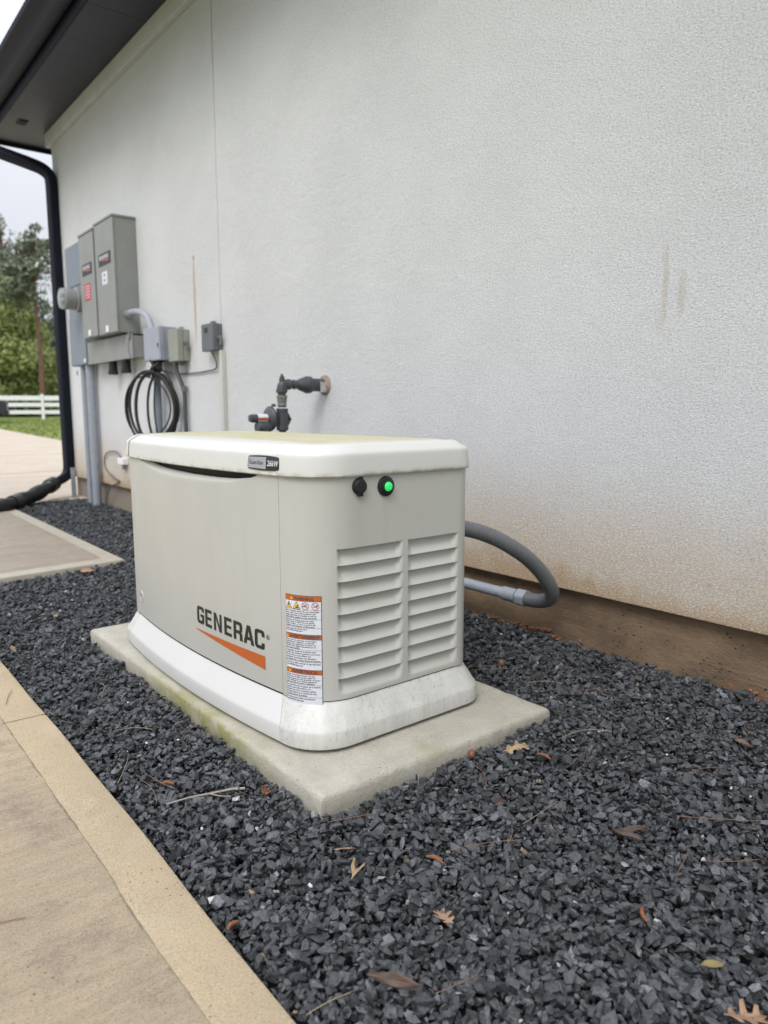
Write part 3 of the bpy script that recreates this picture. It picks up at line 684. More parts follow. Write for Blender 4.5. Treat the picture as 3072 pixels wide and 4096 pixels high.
# lock escutcheon embossed at the far lower corner of the front panel
yl, zl = 1.028, .179
eb = MB(); x_ = fx(yl)
R = []
for r, d in ((.0205, 0), (.0195, -.0015), (.0180, -.0018), (.0172, -.0004), (.0150, -.0002), (.0142, -.0016), (.0085, -.0014), (.008, .0005)): R.append([(fx(yl+r*cos(2*pi*k/28))+d, yl+r*cos(2*pi*k/28), zl+r*sin(2*pi*k/28)) for k in range(28)])
lk = eb.rings(R, True, False, True).build('lock_cover', MT['body'], gen)
decal('bolt_symbol', poly_mesh([[(-.001, .009), (.003, .009), (.001, .002), (.004, .002), (-.003, -.009), (-.001, -.001), (-.004, -.001)]]), lambda u, v: (fx(yl)-.0025, yl-u, zl+v), MT['dark_grey'], lk)
# model badge on the lid
def badge():
    y0b, y1b, z0b, z1b = .254, .1325, .6458, .6805
    yc, zc = (y0b+y1b)/2, (z0b+z1b)/2; hw, hh = (y0b-y1b)/2, (z1b-z0b)/2
    def lx(y, z):
        ii = np.interp(z, [.642, .680], [.0207, .0235]); return fx(y, ii) if y > ii+GR_ else float(np.interp(y, [p[1] for p in reversed(outline(ii, 'near', .6, .06)[:8])], [p[0] for p in reversed(outline(ii, 'near', .6, .06)[:8])]))
    def shape(a, b, n=9):
        P = rounded([(-a, -b*.86), (-a*.35, -b), (a*.35, -b), (a, -b*.86), (a*.97, b*.86), (a*.35, b), (-a*.35, b), (-a*.97, b*.86)], [.006, .02, .02, .006, .006, .02, .02, .006]); return P
    def plate(loops, off, name, m, par=gen): return decal(name, poly_mesh(loops), lambda u, v: (lx(yc-u, zc+v)-off, yc-u, zc+v), m, par)
    b = MB(); P = shape(hw, hh); P2 = shape(hw-.0015, hh-.0015)
    b.rings([[(lx(yc-u, zc+v)+.001, yc-u, zc+v) for u, v in P], [(lx(yc-u, zc+v)-.0022, yc-u, zc+v) for u, v in P], [(lx(yc-u, zc+v)-.0030, yc-u, zc+v) for u, v in P2]], True, False, True)
    bo = b.build('badge', MT['label_black'], gen)
    plate([[(-hw+.004, -hh*.72), (.013, -hh*.80), (.013, hh*.80), (-hw+.005, hh*.72)]], .0034, 'badge_field', MT['silver'], bo)
    decal('badge_lettering', merge([(text_mesh('Guardian', .0150, 0, 'LEFT', 0, 1.15), (-hw+.0085, -.004, .86, 1))]), lambda u, v: (lx(yc-u, zc+v)-.0040, yc-u, zc+v), MT['label_black'], bo)
    decal('badge_lettering', merge([(text_mesh('26kW', .0185, .0003, 'LEFT', .2), (.0175, -.006, .86, 1))]), lambda u, v: (lx(yc-u, zc+v)-.0040, yc-u, zc+v), MT['label_white'], bo)
badge()
# warning label wrapped on the near corner
S0, S1, ZT, ZB = .0185, .1125, .3635, .1015
def lm(off): return lambda u, v: (*near_at(S0+u, off), v)
def label():
    Wd = S1-S0
    def strip(name, a, b, zt, zb, off, m, par):
        g = [[(*near_at(S0+s, off), z) for z in (zb, zt)] for s in np.linspace(a, b, 26)]
        return MB().grid(g).build(name, m, par)
    base = strip('warning_label', 0, Wd, ZT, ZB, .0006, MT['label_black'], gen)
    rows = [('o', .3622, .3505), ('w', .3497, .3305), ('w', .3297, .3095), ('w', .3087, .2880), ('w', .2872, .2755)]
    bounds = [('o', .3625, .3505), ('w', .3497, .3300), ('w', .3292, .3085), ('w', .3077, .2880), ('w', .2872, .2722), ('o', .2714, .2604), ('w', .2596, .2350), ('w', .2342, .2062), ('w', .2054, .1878),
              ('o', .1870, .1765), ('w', .1757, .1510), ('w', .1502, .1215), ('w', .1207, .1025)]
    kinds = ['label_field', 'label_header']
    for kd, a, b in bounds: strip('label_header' if kd == 'o' else 'label_field', .0009, Wd-.0014, a, b, .0010, MT['label_orange'] if kd == 'o' else MT['label_white'], base)
    blk = []; 
    for s_, z_, u_ in (('WARNING', .3525, .026), ('AVERTISSEMENT', .2625, .0125), ('ADVERTENCIA', .1785, .0175)):
        v, f = text_mesh(s_, .0105, .0004); wmax = max(x for x, y in v); tw = {'WARNING': .050, 'AVERTISSEMENT': .077, 'ADVERTENCIA': .066}[s_]; blk.append(((v, f), (u_, z_, tw/wmax, 1.0)))
    texts = [(.3292, ['Risk of electric shock. No user serviceable', 'parts inside. The control panel for this', 'engine generator is intended to only be', 'operated by qualified service personnel.'], .3085),
             (.3077, ['Explosion of battery gases can cause', 'severe injury or death. Do not smoke,', 'strike a match or cause a spark in the', 'vicinity of this battery compartment.'], .2880),
             (.2872, ['Cancer and reproductive harm', 'www.P65Warnings.ca.gov.'], .2722),
             (.2596, ['Risque de choc électrique. Aucune pièce', "réparable par l'utilisateur. Le contrôle", 'panneau de ce générateur de moteur est', 'destiné à être utilisé uniquement par un', 'personnel qualifié.'], .2350),
             (.2342, ['L\'explosion de gaz de la batterie peut', 'causer des blessures graves ou la mort.', 'Ne pas fumer, ne pas allumer une', 'allumette ni provoquer une étincelle à', 'proximité de ce compartiment de batterie.'], .2062),
             (.2054, ['Cancer et effet nocif sur la reproduction', 'www.P65Warnings.ca.gov.'], .1878),
             (.1757, ['Riesgo de descarga eléctrica. No hay', 'piezas que el usuario pueda reparar. El', 'control panel para este generador de motor', 'está destinado a ser operado solamente', 'por personal de servicio calificado.'], .1510),
             (.1502, ['La explosión de los gases de la batería', 'puede causar daños severos o la', 'muerte. No fume, ni encienda cerillos', 'ni haga chispas en la vecindad de este', 'compartimiento de baterías.'], .1215),
             (.1207, ['Produce cáncer y daños reproductivos', 'www.P65Warnings.ca.gov.'], .1025)]
    for z1, lines, z0 in texts:
        ps = (z1-z0-.001)/max(len(lines), 3.0 if len(lines) == 2 else 1)
        for i, tx in enumerate(lines):
            v, f = text_mesh(tx, ps*1.02, .0001); wmax = max(x for x, y in v); k = min(1.0, (Wd-.006)/wmax) if len(tx) > 38 else .00205*len(tx)/wmax
            blk.append(((v, f), (.0018, z1-.0006-ps*(i+.86), k, 1.0)))
    decal('label_print', merge(blk), lm(.0014), mat('fine_print', (.07, .065, .065), .5), base)
    # pictograms
    tri_ = lambda cx, cy, r: [(cx-r, cy-r*.82), (cx+r, cy-r*.82), (cx, cy+r*.92)]
    cyp = .3395
    def symbol(name, layers):
        me = bpy.data.meshes.new(name); V = []; F = []; MI = []
        for k, (VF, m, off) in enumerate(layers):
            b = len(V); fn = lm(off); V += [fn(*v) for v in VF[0]]; F += [tuple(q+b for q in f) for f in VF[1]]; MI += [k]*len(VF[1]); me.materials.append(m)
        me.from_pydata(V, [], F); me.polygons.foreach_set('material_index', MI); o = bpy.data.objects.new(name, me); COL.objects.link(o); o.parent = base
    Y_, B_, R_ = MT['label_yellow'], MT['label_black'], MT['label_red']
    tt = lambda cx, r0, r1: [(poly_mesh([rounded(tri_(cx, cyp, r0), .0012)]), Y_, .0013), (poly_mesh([rounded(tri_(cx, cyp, r1), .0016), rounded(tri_(cx, cyp-.0002, r0), .0012)]), B_, .00155)]
    symbol('shock_symbol', tt(.0115, .0076, .0092)+[(poly_mesh([[(.0105, cyp+.004), (.0135, cyp+.004), (.0118, cyp-.0004), (.0138, cyp-.0004), (.0100, cyp-.0055), (.0113, cyp-.0018), (.0092, cyp-.0018)]]), B_, .00155)])
    symbol('explosion_symbol', tt(.0335, .0092, .0108)+[(merge([(poly_mesh([circ(.0016, 10, .0365, cyp+.0002)]), (0, 0, 1, 1)), (poly_mesh([[(.0300, cyp-.0052), (.0325, cyp-.001), (.0335, cyp-.0035), (.036, cyp-.0018), (.0405, cyp-.0062), (.034, cyp-.0062)]]), (0, 0, 1, 1))]), B_, .00155)])
    def ban(cx):
        q = .0078*.707; return merge([(poly_mesh([circ(.0088, 28, cx, cyp), circ(.0076, 28, cx, cyp)]), (0, 0, 1, 1)), (poly_mesh([[(cx-q-.0004, cyp+q-.0004), (cx-q+.0004, cyp+q+.0004), (cx+q+.0004, cyp-q+.0004), (cx+q-.0004, cyp-q-.0004)]]), (0, 0, 1, 1))])
    symbol('no_smoking_symbol', [(merge([(poly_mesh([[(.0485, cyp-.0022), (.0600, cyp-.0022), (.0600, cyp-.0002), (.0485, cyp-.0002)]]), (0, 0, 1, 1)), (poly_mesh([[(.054, cyp+.0016), (.059, cyp+.003), (.061, cyp+.001), (.0615, cyp+.0018), (.0588, cyp+.0046), (.054, cyp+.0028)]]), (0, 0, 1, 1))]), B_, .00155), (ban(.0555), R_, .00165)])
    symbol('no_flame_symbol', [(merge([(poly_mesh([[(.0735, cyp-.0018), (.0815, cyp-.0018), (.0815, cyp-.0006), (.0735, cyp-.0006)]]), (0, 0, 1, 1)), (poly_mesh([rounded([(.0815, cyp-.002), (.0855, cyp+.0005), (.0838, cyp+.005), (.081, cyp+.001)], .001)]), (0, 0, 1, 1))]), B_, .00155), (ban(.0795), R_, .00165)])
    for z_, u_ in ((.3545, .0195), (.2635, .0055), (.1797, .0105)): symbol('alert_symbol', [(poly_mesh([tri_(u_, z_+.0017, .0036)]), Y_, .0013)])
label()
# sealed port and status lamp on the end panel
yE = ins_b
pc = MB(); pc.lathe([(.0195, .001), (.0195, -.004), (.0165, -.0045), (.0165, -.010), (.0150, -.0115), (.006, -.012)], (.197, yE, .6115), 'y', 36)
pc.box(.1885, .2040, yE-.0085, yE-.004, .5885, .602); pc.box(.1965, .2035, yE-.0095, yE-.003, .627, .6335); port = pc.build('port_cap', MT['black_rub'], gen, bevel=.001)
lr = MB(); lr.lathe([(.0240, .001), (.0240, -.0035), (.0228, -.0055), (.0175, -.0065), (.0165, -.0105), (.0120, -.012), (.0112, -.0105)], (.2755, yE, .6065), 'y', 40); ring = lr.build('lamp_bezel', MT['black'], gen)
gl = bpy.data.materials.new('green_status_lamp'); gl.use_nodes = True; N = NB(gl); c = N.coord()
N.b.inputs['Base Color'].default_value = (.02, .45, .10, 1); N.b.inputs['Roughness'].default_value = .12
e = N.mix(N.rng(N.voro(c, 260), .1, .5), (.10, 1.0, .28), (.0, .42, .06)); N.L.new(e, N.b.inputs['Emission Color']); N.b.inputs['Emission Strength'].default_value = .8
lens = MB(); lens.lathe([(.0113, -.008), (.0110, -.012), (.0095, -.0148), (.006, -.0168), (.002, -.0175)], (.2755, yE, .6065), 'y', 32); lens.build('lamp_lens', gl, ring)
sc = MB(); sc.lathe([(.0018, .0005), (.0018, -.0006), (.001, -.0008)], (.531, yE+.0006, .555), 'y', 12); sc.build('rivet', MT['body'], gen)

# ------------------------------------------------------------ things on the wall
def at(root):
    L = root.location
    def f(mb, *a, **k): mb.v = [(x-L[0], y-L[1], z-L[2]) for x, y, z in mb.v]; return mb.build(*a, **k)
    return f
# meter panel
t = thing('meter_panel', 'flat blue-grey meter cabinet with a round glass meter nearest the downspout', 'meter panel', (W, 5.38, 1.2)); P = at(t)
P(MB().box(1.165, W-.0005, 5.165, 5.60, 1.208, 2.195), 'cabinet', MT['blue_grey'], t, bevel=.004)
P(MB().box(1.158, 1.1645, 5.17, 5.595, 1.86, 2.188), 'cover', MT['blue_grey'], t, bevel=.002); P(MB().box(1.158, 1.1645, 5.17, 5.595, 1.214, 1.60), 'cover', MT['blue_grey'], t, bevel=.002)
MY, MZ = 5.235, 1.73
P(MB().lathe([(.094, 1.1645), (.094, 1.150), (.100, 1.146), (.100, 1.118), (.090, 1.113)], (0, MY, MZ), 'x', 40), 'meter_ring', MT['glass_gray'], t)
gls = bpy.data.materials.new('meter_glass'); gls.use_nodes = True; gb = gls.node_tree.nodes['Principled BSDF']
gb.inputs['Base Color'].default_value = (.9, .93, .92, 1); gb.inputs['Roughness'].default_value = .08; gb.inputs['Transmission Weight'].default_value = .85; gb.inputs['IOR'].default_value = 1.2
mg = P(MB().lathe([(.084, 1.112), (.084, 1.01), (.080, 1.000), (.06, .996), (.002, .995)], (0, MY, MZ), 'x', 40), 'meter_glass', gls, t)
P(MB().lathe([(.072, 1.111), (.072, 1.03), (.066, 1.026), (.002, 1.026)], (0, MY, MZ), 'x', 32), 'meter_body', MT['glass_gray'], t)
P(MB().box(1.022, 1.0255, MY-.035, MY+.035, MZ+.005, MZ+.035).box(1.022, 1.0255, MY-.025, MY+.025, MZ-.045, MZ-.015), 'meter_display', MT['dark_grey'], t)
P(MB().box(1.150, 1.1577, 5.17, 5.22, 1.225, 1.255), 'seal_tag', MT['label_white'], t)
# two tall transfer switches
def enclosure(name, label, y0, y1, z0, z1, x0, sticker):
    t = thing(name, label, 'switch box', (W, (y0+y1)/2, z0)); P = at(t); m = MT['grey_box']
    P(MB().box(x0+.012, W-.0005, y0+.004, y1-.004, z0, z1-.006), 'cabinet', m, t, bevel=.002)
    b = MB(); b.box(x0, x0+.0115, y0, y1, z0+.004, z1-.008); P(b, 'door', m, t, bevel=.002)
    P(MB().box(x0-.006, W-.0005, y0-.003, y1+.003, z1-.0055, z1+.010), 'rain_hood', m, t, bevel=.003)
    yc = (y0+y1)/2; w_ = (y1-y0)
    bd = P(MB().box(x0-.003, x0-.0003, yc-.33*w_, yc+.31*w_, z1-.31, z1-.225), 'badge', MT['label_black'], t, bevel=.001)
    def flat(VF, nm, mt, par, yy, zz, off): V, F = VF; return decal(nm, VF, lambda u, v: (x0-off-W, yy-u-yc, zz+v-z0), mt, par)
    if True:
        wm = merge([(poly_mesh(letter(c_)), (k*1.0, 0, 1, 1)) for k, c_ in enumerate('GENERAC')]); s_ = .5*w_/7
        V, F = wm; flat(([(x*s_, y*.026) for x, y in V], F), 'wordmark', MT['label_white'], bd, yc+.25*w_, z1-.266, .0036)
        flat(([(0, 0), (.5*w_, -.001), (.5*w_, -.017)], [(0, 1, 2)]), 'logo_wedge', MT['label_orange'], bd, yc+.25*w_, z1-.272, .0036)
    if sticker == 'red':
        s1 = P(MB().box(x0-.0012, x0-.0002, yc-.19*w_, yc+.21*w_, z1-.50, z1-.37), 'warning_sticker', MT['label_red'], t)
        for k in range(5): flat(([(0, 0), (.30*w_, 0), (.30*w_, .006), (0, .006)], [(0, 1, 2, 3)]), 'sticker_text', MT['label_white'], s1, yc+.16*w_, z1-.395-k*.021, .0017)
    else:
        s1 = P(MB().box(x0-.0012, x0-.0002, yc-.12*w_, yc+.17*w_, z1-.445, z1-.355), 'notice_sticker', MT['label_white'], t)
        for k in range(2): flat(([(0, 0), (.10*w_, 0), (.10*w_, .018), (0, .018)], [(0, 1, 2, 3)]), 'sticker_text', MT['grey_box'], s1, yc+.08*w_, z1-.388-k*.036, .0017)
    P(MB().box(x0-.010, x0-.0004, yc-.02*w_-.022, yc-.02*w_+.026, z0+.012, z0+.058), 'latch', MT['white_vinyl'], t, bevel=.002)
enclosure('transfer_switch', 'narrower of the two tall grey enclosures, with a red sticker on its door', 4.635, 4.985, 1.392, 2.172, 1.09, 'red')
enclosure('transfer_switch', 'wider tall grey enclosure with a small white sticker, nearer to the control joint', 4.20, 4.60, 1.388, 2.186, 1.09, 'white')
# wireway
t = thing('wireway_trough', 'long grey horizontal wiring trough mounted under the two tall enclosures', 'wiring trough', (W, 4.62, 1.2)); P = at(t)
P(MB().box(1.166, W-.0005, 4.11, 5.115, 1.208, 1.362), 'trough_body', MT['grey_box'], t, bevel=.002)
P(MB().box(1.156, 1.1655, 4.105, 5.12, 1.201, 1.372), 'cover', MT['grey_box'], t, bevel=.003); P(MB().box(1.156, W-.0005, 4.105, 5.12, 1.3722, 1.3755), 'top_lip', MT['grey_box'], t)
P(MB().box(1.145, 1.1555, 4.125, 4.155, 1.335, 1.388), 'hasp', MT['galv'], t, bevel=.001)
for yc, lab in ((4.66, 'left'), (4.37, 'right')):
    st = MB().tube([(1.20, yc, 1.206), (1.20, yc, 1.115)], .033, 20); st.tube([(1.20, yc, 1.135), (1.20, yc, 1.105)], .039, 8)
    tag(st.build('conduit_plug', MT['black']), 'stubby black fitting under the wiring trough, %s' % ('further from the cable coil' if lab == 'left' else 'closer to the cable coil'), 'conduit fitting')
for yc in (4.52, 4.22): pass
for (yy, r, lab, nm) in ((5.44, .024, 'thinner grey conduit dropping from the meter cabinet into the gravel', 0), (5.255, .036, 'thicker grey conduit dropping from the meter cabinet into the gravel', 0)):
    c_ = MB().tube([(1.215-r*.2, yy, -.06), (1.215-r*.2, yy, 1.206)], r, 24); tag(c_.build('grey_conduit', MT['pvc']), lab, 'conduit')
tg = MB().box(1.170, 1.172, 5.47, 5.50, 1.13, 1.17); tag(tg.build('blue_tag', mat('blue_plastic', (.02, .10, .32), .5)), 'small blue tag at the top of the thinner conduit under the meter cabinet', 'tag')
# sweep from the enclosure into the pale box
t = thing('conduit_elbow', 'pale grey conduit bend sweeping from the wide enclosure down into the pale blue box', 'conduit', (1.17, 4.0, 1.4)); P = at(t)
e_ = catmull([(1.17, 4.205, 1.515), (1.17, 4.08, 1.518), (1.17, 3.94, 1.500), (1.17, 3.83, 1.455), (1.17, 3.775, 1.385), (1.17, 3.765, 1.34)], 6)
P(MB().tube(e_, .023, 20), 'bend', MT['pale_blue'], t); P(MB().tube([(1.17, 4.20, 1.515), (1.17, 4.165, 1.516)], .031, 20), 'lock_nut', MT['pvc'], t)
def smallbox(name, label, cat, x0, y0, y1, z0, z1, m, extra):
    t = thing(name, label, cat, (W, (y0+y1)/2, z0)); P = at(t)
    P(MB().box(x0+.040, W-.0005, y0+.002, y1-.002, z0+.003, z1-.003), 'back_box', m, t, bevel=.003)
    b = MB(); c0, c1 = x0, x0+.0395
    b.box(c0, c1, y0, y1, z0, z1); P(b, 'cover', m, t, bevel=.005)
    extra(t, P); return t
def ex_d(t, P):
    P(MB().box(1.136, 1.1395, 3.585, 3.603, 1.245, 1.268), 'latch_slot', MT['black'], t)
    P(MB().box(1.1385, 1.1399, 3.575, 3.84, 1.164, 1.37), 'door_panel', MT['pale_blue'], t, bevel=.001)
smallbox('junction_box', 'pale blue-grey junction box with a dark latch above the cable coil', 'junction box', 1.14, 3.57, 3.845, 1.158, 1.378, MT['pale_blue'], ex_d)
def lever(t, P, x, y, z, m):
    P(MB().tube([(x, y+.004, z), (x, y-.022, z)], .012, 14), 'lever_hub', m, t)
    P(MB().box(x-.008, x+.008, y-.028, y-.018, z-.045, z+.012), 'lever', m, t, bevel=.003)
def ex_e(t, P):
    lever(t, P, 1.228, 3.362, 1.255, MT['galv']); P(MB().box(1.225, 1.245, 3.42, 3.455, 1.3475, 1.363), 'top_tab', MT['tan_grey'], t, bevel=.002)
    P(MB().tube([(1.225, 3.44, 1.142), (1.225, 3.44, 1.120)], .017, 14), 'hub', MT['galv'], t)
smallbox('disconnect_switch', 'tan-grey disconnect box with a side lever, next to the pale blue box', 'switch box', 1.175, 3.363, 3.515, 1.142, 1.346, MT['tan_grey'], ex_e)
def ex_f(t, P):
    lever(t, P, 1.233, 2.898, 1.255, MT['galv']); P(MB().box(1.1935, 1.1948, 2.965, 3.012, 1.287, 1.317), 'rating_label', MT['label_black'], t); P(MB().box(1.225, 1.245, 2.955, 2.99, 1.341, 1.356), 'top_tab', MT['dark_grey'], t, bevel=.002)
smallbox('disconnect_switch', 'dark grey disconnect box with black square label beside the control joint', 'switch box', 1.195, 2.900, 3.055, 1.180, 1.340, MT['dark_grey'], ex_f)
c_ = MB().tube([(1.205, 3.80, -.06), (1.205, 3.80, 1.16)], .0245, 20); tag(c_.build('grey_conduit', MT['pvc_dark']), 'weathered grey conduit running down behind the black cable coil', 'conduit')
t = thing('grey_conduit', 'slim dark grey conduit with a coupling under the tan-grey disconnect box', 'conduit', (1.225, 3.43, 0)); P = at(t)
P(MB().tube(catmull([(1.21, 3.475, 1.14), (1.21, 3.47, 1.08), (1.225, 3.43, .99), (1.232, 3.415, .94)], 5)+[(1.232, 3.415, -.05)], .0135, 16), 'pipe', mat('dark_conduit', (.055, .06, .068), .45), t); P(MB().tube([(1.232, 3.416, .985), (1.232, 3.415, .95)], .0175, 16), 'coupling', MT['dark_grey'], t)
c_ = MB().box(1.232, W-.0005, 2.868, 2.902, .215, 1.181); tag(c_.build('cable_raceway', mat('cream_painted_raceway', (.56, .55, .51), .6, .1, 5), bevel=.003), 'cream painted cable cover dropping from the dark grey disconnect along the control joint', 'cable cover')
# loops of black cable
def coil():
    t = thing('cable_coil', 'coil of thick black cable hanging on the wall below the pale blue box', 'cable coil', (1.14, 3.72, .86))
    A = Vector((1.225, 3.50)); B = Vector((1.045, 3.97)); r = random.Random(3)
    def loop(a, b, zt, zb, rad, off):
        P = []
        for k in range(49):
            q = 2*pi*k/48; u = (1-cos(q))/2; e = A+(B-A)*(a+(b-a)*u); z = (zt+zb)/2+(zt-zb)/2*sin(q)*(1-.12*cos(q)); P.append((e.x-off-1.14, e.y-3.72, z-.86))
        return P, rad
    for k, (a, b, zt, zb, rad, off) in enumerate([(0, .99, 1.085, .60, .0085, .0), (.03, .90, 1.09, .625, .0095, .012), (.06, .80, 1.075, .60, .011, .006), (.02, .75, 1.085, .575, .009, .02), (.10, .97, 1.055, .64, .005, .02), (.05, .60, 1.07, .59, .0085, -.006), (.01, .42, 1.09, .60, .005, .014)]):
        P, rad = loop(a, b, zt, zb, rad, off); MB().tube(P, rad, 10).build('loop', MT['black_rub'], t)
    kb = MB()
    for k in range(7): kb.tube(catmull([(r.uniform(.0, .06), r.uniform(-.10, .04), .30-.0), (r.uniform(-.03, .06), r.uniform(-.10, .05), .25), (r.uniform(-.03, .05), r.uniform(-.12, .08), .20)], 5), .0085, 8)
    kb.build('knot', MT['black_rub'], t)
coil()
def wire(name, P, r, m, label, cat='wire'): return tag(MB().tube(catmull(P, 6), r, 8).build(name, m), label, cat)
wire('thin_cable', [(1.225, 2.985, 1.182), (1.24, 2.972, 1.14), (1.245, 2.962, 1.10), (1.245, 2.985, 1.077), (1.25, 3.10, 1.070), (1.25, 3.26, 1.065), (1.25, 3.45, 1.067), (1.24, 3.60, 1.072), (1.21, 3.72, 1.10)], .0045, MT['dark_grey'], 'thin grey cable sagging across the wall from the dark grey disconnect to the coil', 'cable')
wire('thin_cable', [(1.235, 3.40, 1.14), (1.24, 3.385, 1.11), (1.245, 3.40, 1.075), (1.25, 3.44, 1.062)], .0035, MT['dark_grey'], 'short thin cable looping from the underside of the tan-grey disconnect', 'cable')
wire('ground_wire', [(1.15, 4.14, 1.345), (1.148, 4.17, 1.28), (1.15, 4.12, 1.19), (1.17, 4.0, 1.11), (1.18, 3.86, 1.08)], .0022, mat('green_wire', (.06, .12, .09), .5), 'thin green ground wire trailing over the trough towards the coil', 'wire')
t = thing('cable_entry_box', 'small white cable box on the wall low behind the generator', 'cable box', (W, 4.66, .44)); P = at(t)
P(MB().box(1.215, W-.0005, 4.60, 4.72, .405, .455), 'box', MT['white_vinyl'], t, bevel=.004); P(MB().tube([(1.235, 4.65, .405), (1.235, 4.65, .365)], .014, 12), 'spout', MT['tan_grey'], t)
wire('thin_cable', [(1.235, 4.70, .457), (1.24, 4.78, .492), (1.245, 4.93, .500), (1.245, 5.08, .47), (1.25, 5.15, .40), (1.25, 5.10, .33), (1.25, 4.90, .275), (1.25, 4.80, .262), (1.248, 4.90, .23), (1.245, 5.02, .19), (1.25, 5.12, .12), (1.25, 5.17, .04), (1.25, 5.18, -.03)], .005, MT['dark_grey'], 'thin dark cable looping from the white cable box down to the gravel', 'cable')

# ------------------------------------------------------------ gas line
GYc = 1.83
t = thing('gas_pipe', 'dark grey iron gas pipe with fittings turning down from the wall behind the generator', 'gas pipe', (1.02, GYc, .5)); P = at(t)
o_ = (0, GYc, .949)
P(MB().lathe([(.031, 1.262), (.031, 1.160)], o_, 'x', 28), 'wall_pipe', MT['iron'], t)
P(MB().lathe([(.034, 1.176), (.040, 1.174), (.041, 1.158), (.040, 1.150), (.037, 1.146), (.034, 1.135), (.026, 1.112), (.019, 1.100), (.018, 1.092)], o_, 'x', 28), 'reducer', MT['iron'], t)
P(MB().lathe([(.022, 1.094), (.023, 1.090), (.023, 1.080), (.019, 1.077)], o_, 'x', 8).lathe([(.0165, 1.08), (.0165, 1.055)], o_, 'x', 20), 'nipple', MT['iron'], t)
tee = MB().lathe([(.0245, 1.063), (.0255, 1.060), (.0255, 1.050), (.022, 1.047)], o_, 'x', 24)
tee.tube(catmull([(1.052, GYc, .949), (1.035, GYc, .949), (1.022, GYc, .944), (1.018, GYc, .93), (1.018, GYc, .918)], 5), .0225, 24)
tee.lathe([(.026, .926), (.0265, .923), (.0265, .912), (.023, .909)], (1.018, GYc, 0), 'z', 24); tee.lathe([(.014, .955), (.0125, .978)], (1.020, GYc, 0), 'z', 20); P(tee, 'elbow', MT['iron'], t)
P(MB().lathe([(.0125, .974), (.0130, .984), (.011, .986)], (1.021, GYc, 0), 'z', 6).lathe([(.007, .985), (.007, .996)], (1.021, GYc, 0), 'z', 4), 'plug', MT['iron'], t)
P(MB().lathe([(.0195, .912), (.0195, .842)], (1.018, GYc, 0), 'z', 20), 'nipple', MT['iron'], t)
P(MB().lathe([(.025, .896), (.026, .893), (.026, .886), (.0235, .884), (.023, .868), (.021, .862), (.021, .858), (.0225, .856), (.0225, .850), (.018, .849)], (1.018, GYc, 0), 'z', 8), 'union', MT['galv'], t)
P(MB().lathe([(.026, .838), (.028, .836), (.028, .826), (.0245, .824), (.0245, .752), (.028, .750), (.028, .738), (.025, .735)], (1.018, GYc, 0), 'z', 28), 'inlet_tee', MT['iron'], t)
P(MB().lathe([(.017, .74), (.017, .42)], (1.018, GYc, 0), 'z', 20), 'drop_pipe', MT['iron'], t)
P(MB().tube([(1.018, GYc, .45), (1.018, GYc-.5, .45), (.60, GYc-.5, .45)], .014, 14), 'feed_pipe', MT['iron'], t)
t = thing('gas_regulator', 'round dark gas regulator with orange-edged label attached beside the vertical gas pipe', 'gas regulator', (.96, GYc+.01, .78)); P = at(t)
# diaphragm case axis points along -x
P(MB().lathe([(.028, .992), (.045, .986), (.055, .979), (.058, .975), (.058, .969), (.055, .965), (.045, .957), (.030, .951), (.027, .946)], (0, GYc+.034, .790), 'x', 36), 'diaphragm_case', MT['iron'], t)
P(MB().lathe([(.0195, .955), (.0195, .868), (.0165, .866), (.0165, .858), (.010, .856)], (0, GYc+.02, .792), 'x', 24), 'spring_tube', MT['iron'], t)
P(MB().lathe([(.0201, .945), (.0201, .893)], (0, GYc+.02, .792), 'x', 24), 'rating_label', [MT['label_white']], t)
P(MB().lathe([(.0204, .945), (.0204, .893)], (0, GYc+.0195, .7905), 'x', 24), 'label_stripe', MT['label_orange'], t) if False else None
b = MB(); R = []
for x in (.945, .893): R.append([(x, GYc+.02+.0206*cos(q), .792+.0206*sin(q)) for q in np.linspace(radians(170), radians(205), 6)])
P(b.rings(R, closed=False), 'label_stripe', MT['label_orange'], t)
P(MB().lathe([(.026, .958), (.028, .945), (.028, .90), (.024, .893)], (0, GYc+.02, .752), 'x', 20), 'valve_body', MT['iron'], t)
P(MB().tube([(.93, GYc+.02, .76), (.93, GYc+.02, .69)], .026, 20), 'outlet', MT['iron'], t)
fl = MB()
for sgn, dy in ((1, 0),):
    fl.add([(.955, GYc-.004, .787), (1.00, GYc-.004, .835), (1.04, GYc-.004, .835), (1.068, GYc-.004, .787), (1.04, GYc-.004, .738), (1.00, GYc-.004, .738),
            (.955, GYc+.004, .787), (1.00, GYc+.004, .835), (1.04, GYc+.004, .835), (1.068, GYc+.004, .787), (1.04, GYc+.004, .738), (1.00, GYc+.004, .738)],
           [(0, 1, 2, 3, 4, 5), (11, 10, 9, 8, 7, 6), (0, 6, 7, 1), (1, 7, 8, 2), (2, 8, 9, 3), (3, 9, 10, 4), (4, 10, 11, 5), (5, 11, 6, 0)])
P(fl, 'flange', MT['iron'], t, bevel=.0025); 
for xx in (.972, 1.053): P(MB().lathe([(.006, GYc-.0075), (.006, GYc-.0042)], (xx, 0, .787), 'y', 6), 'bolt', MT['black'], t)
P(MB().tube([(.978, GYc+.01, .845), (.978, GYc+.01, .858)], .010, 10), 'vent_cap', MT['iron'], t)
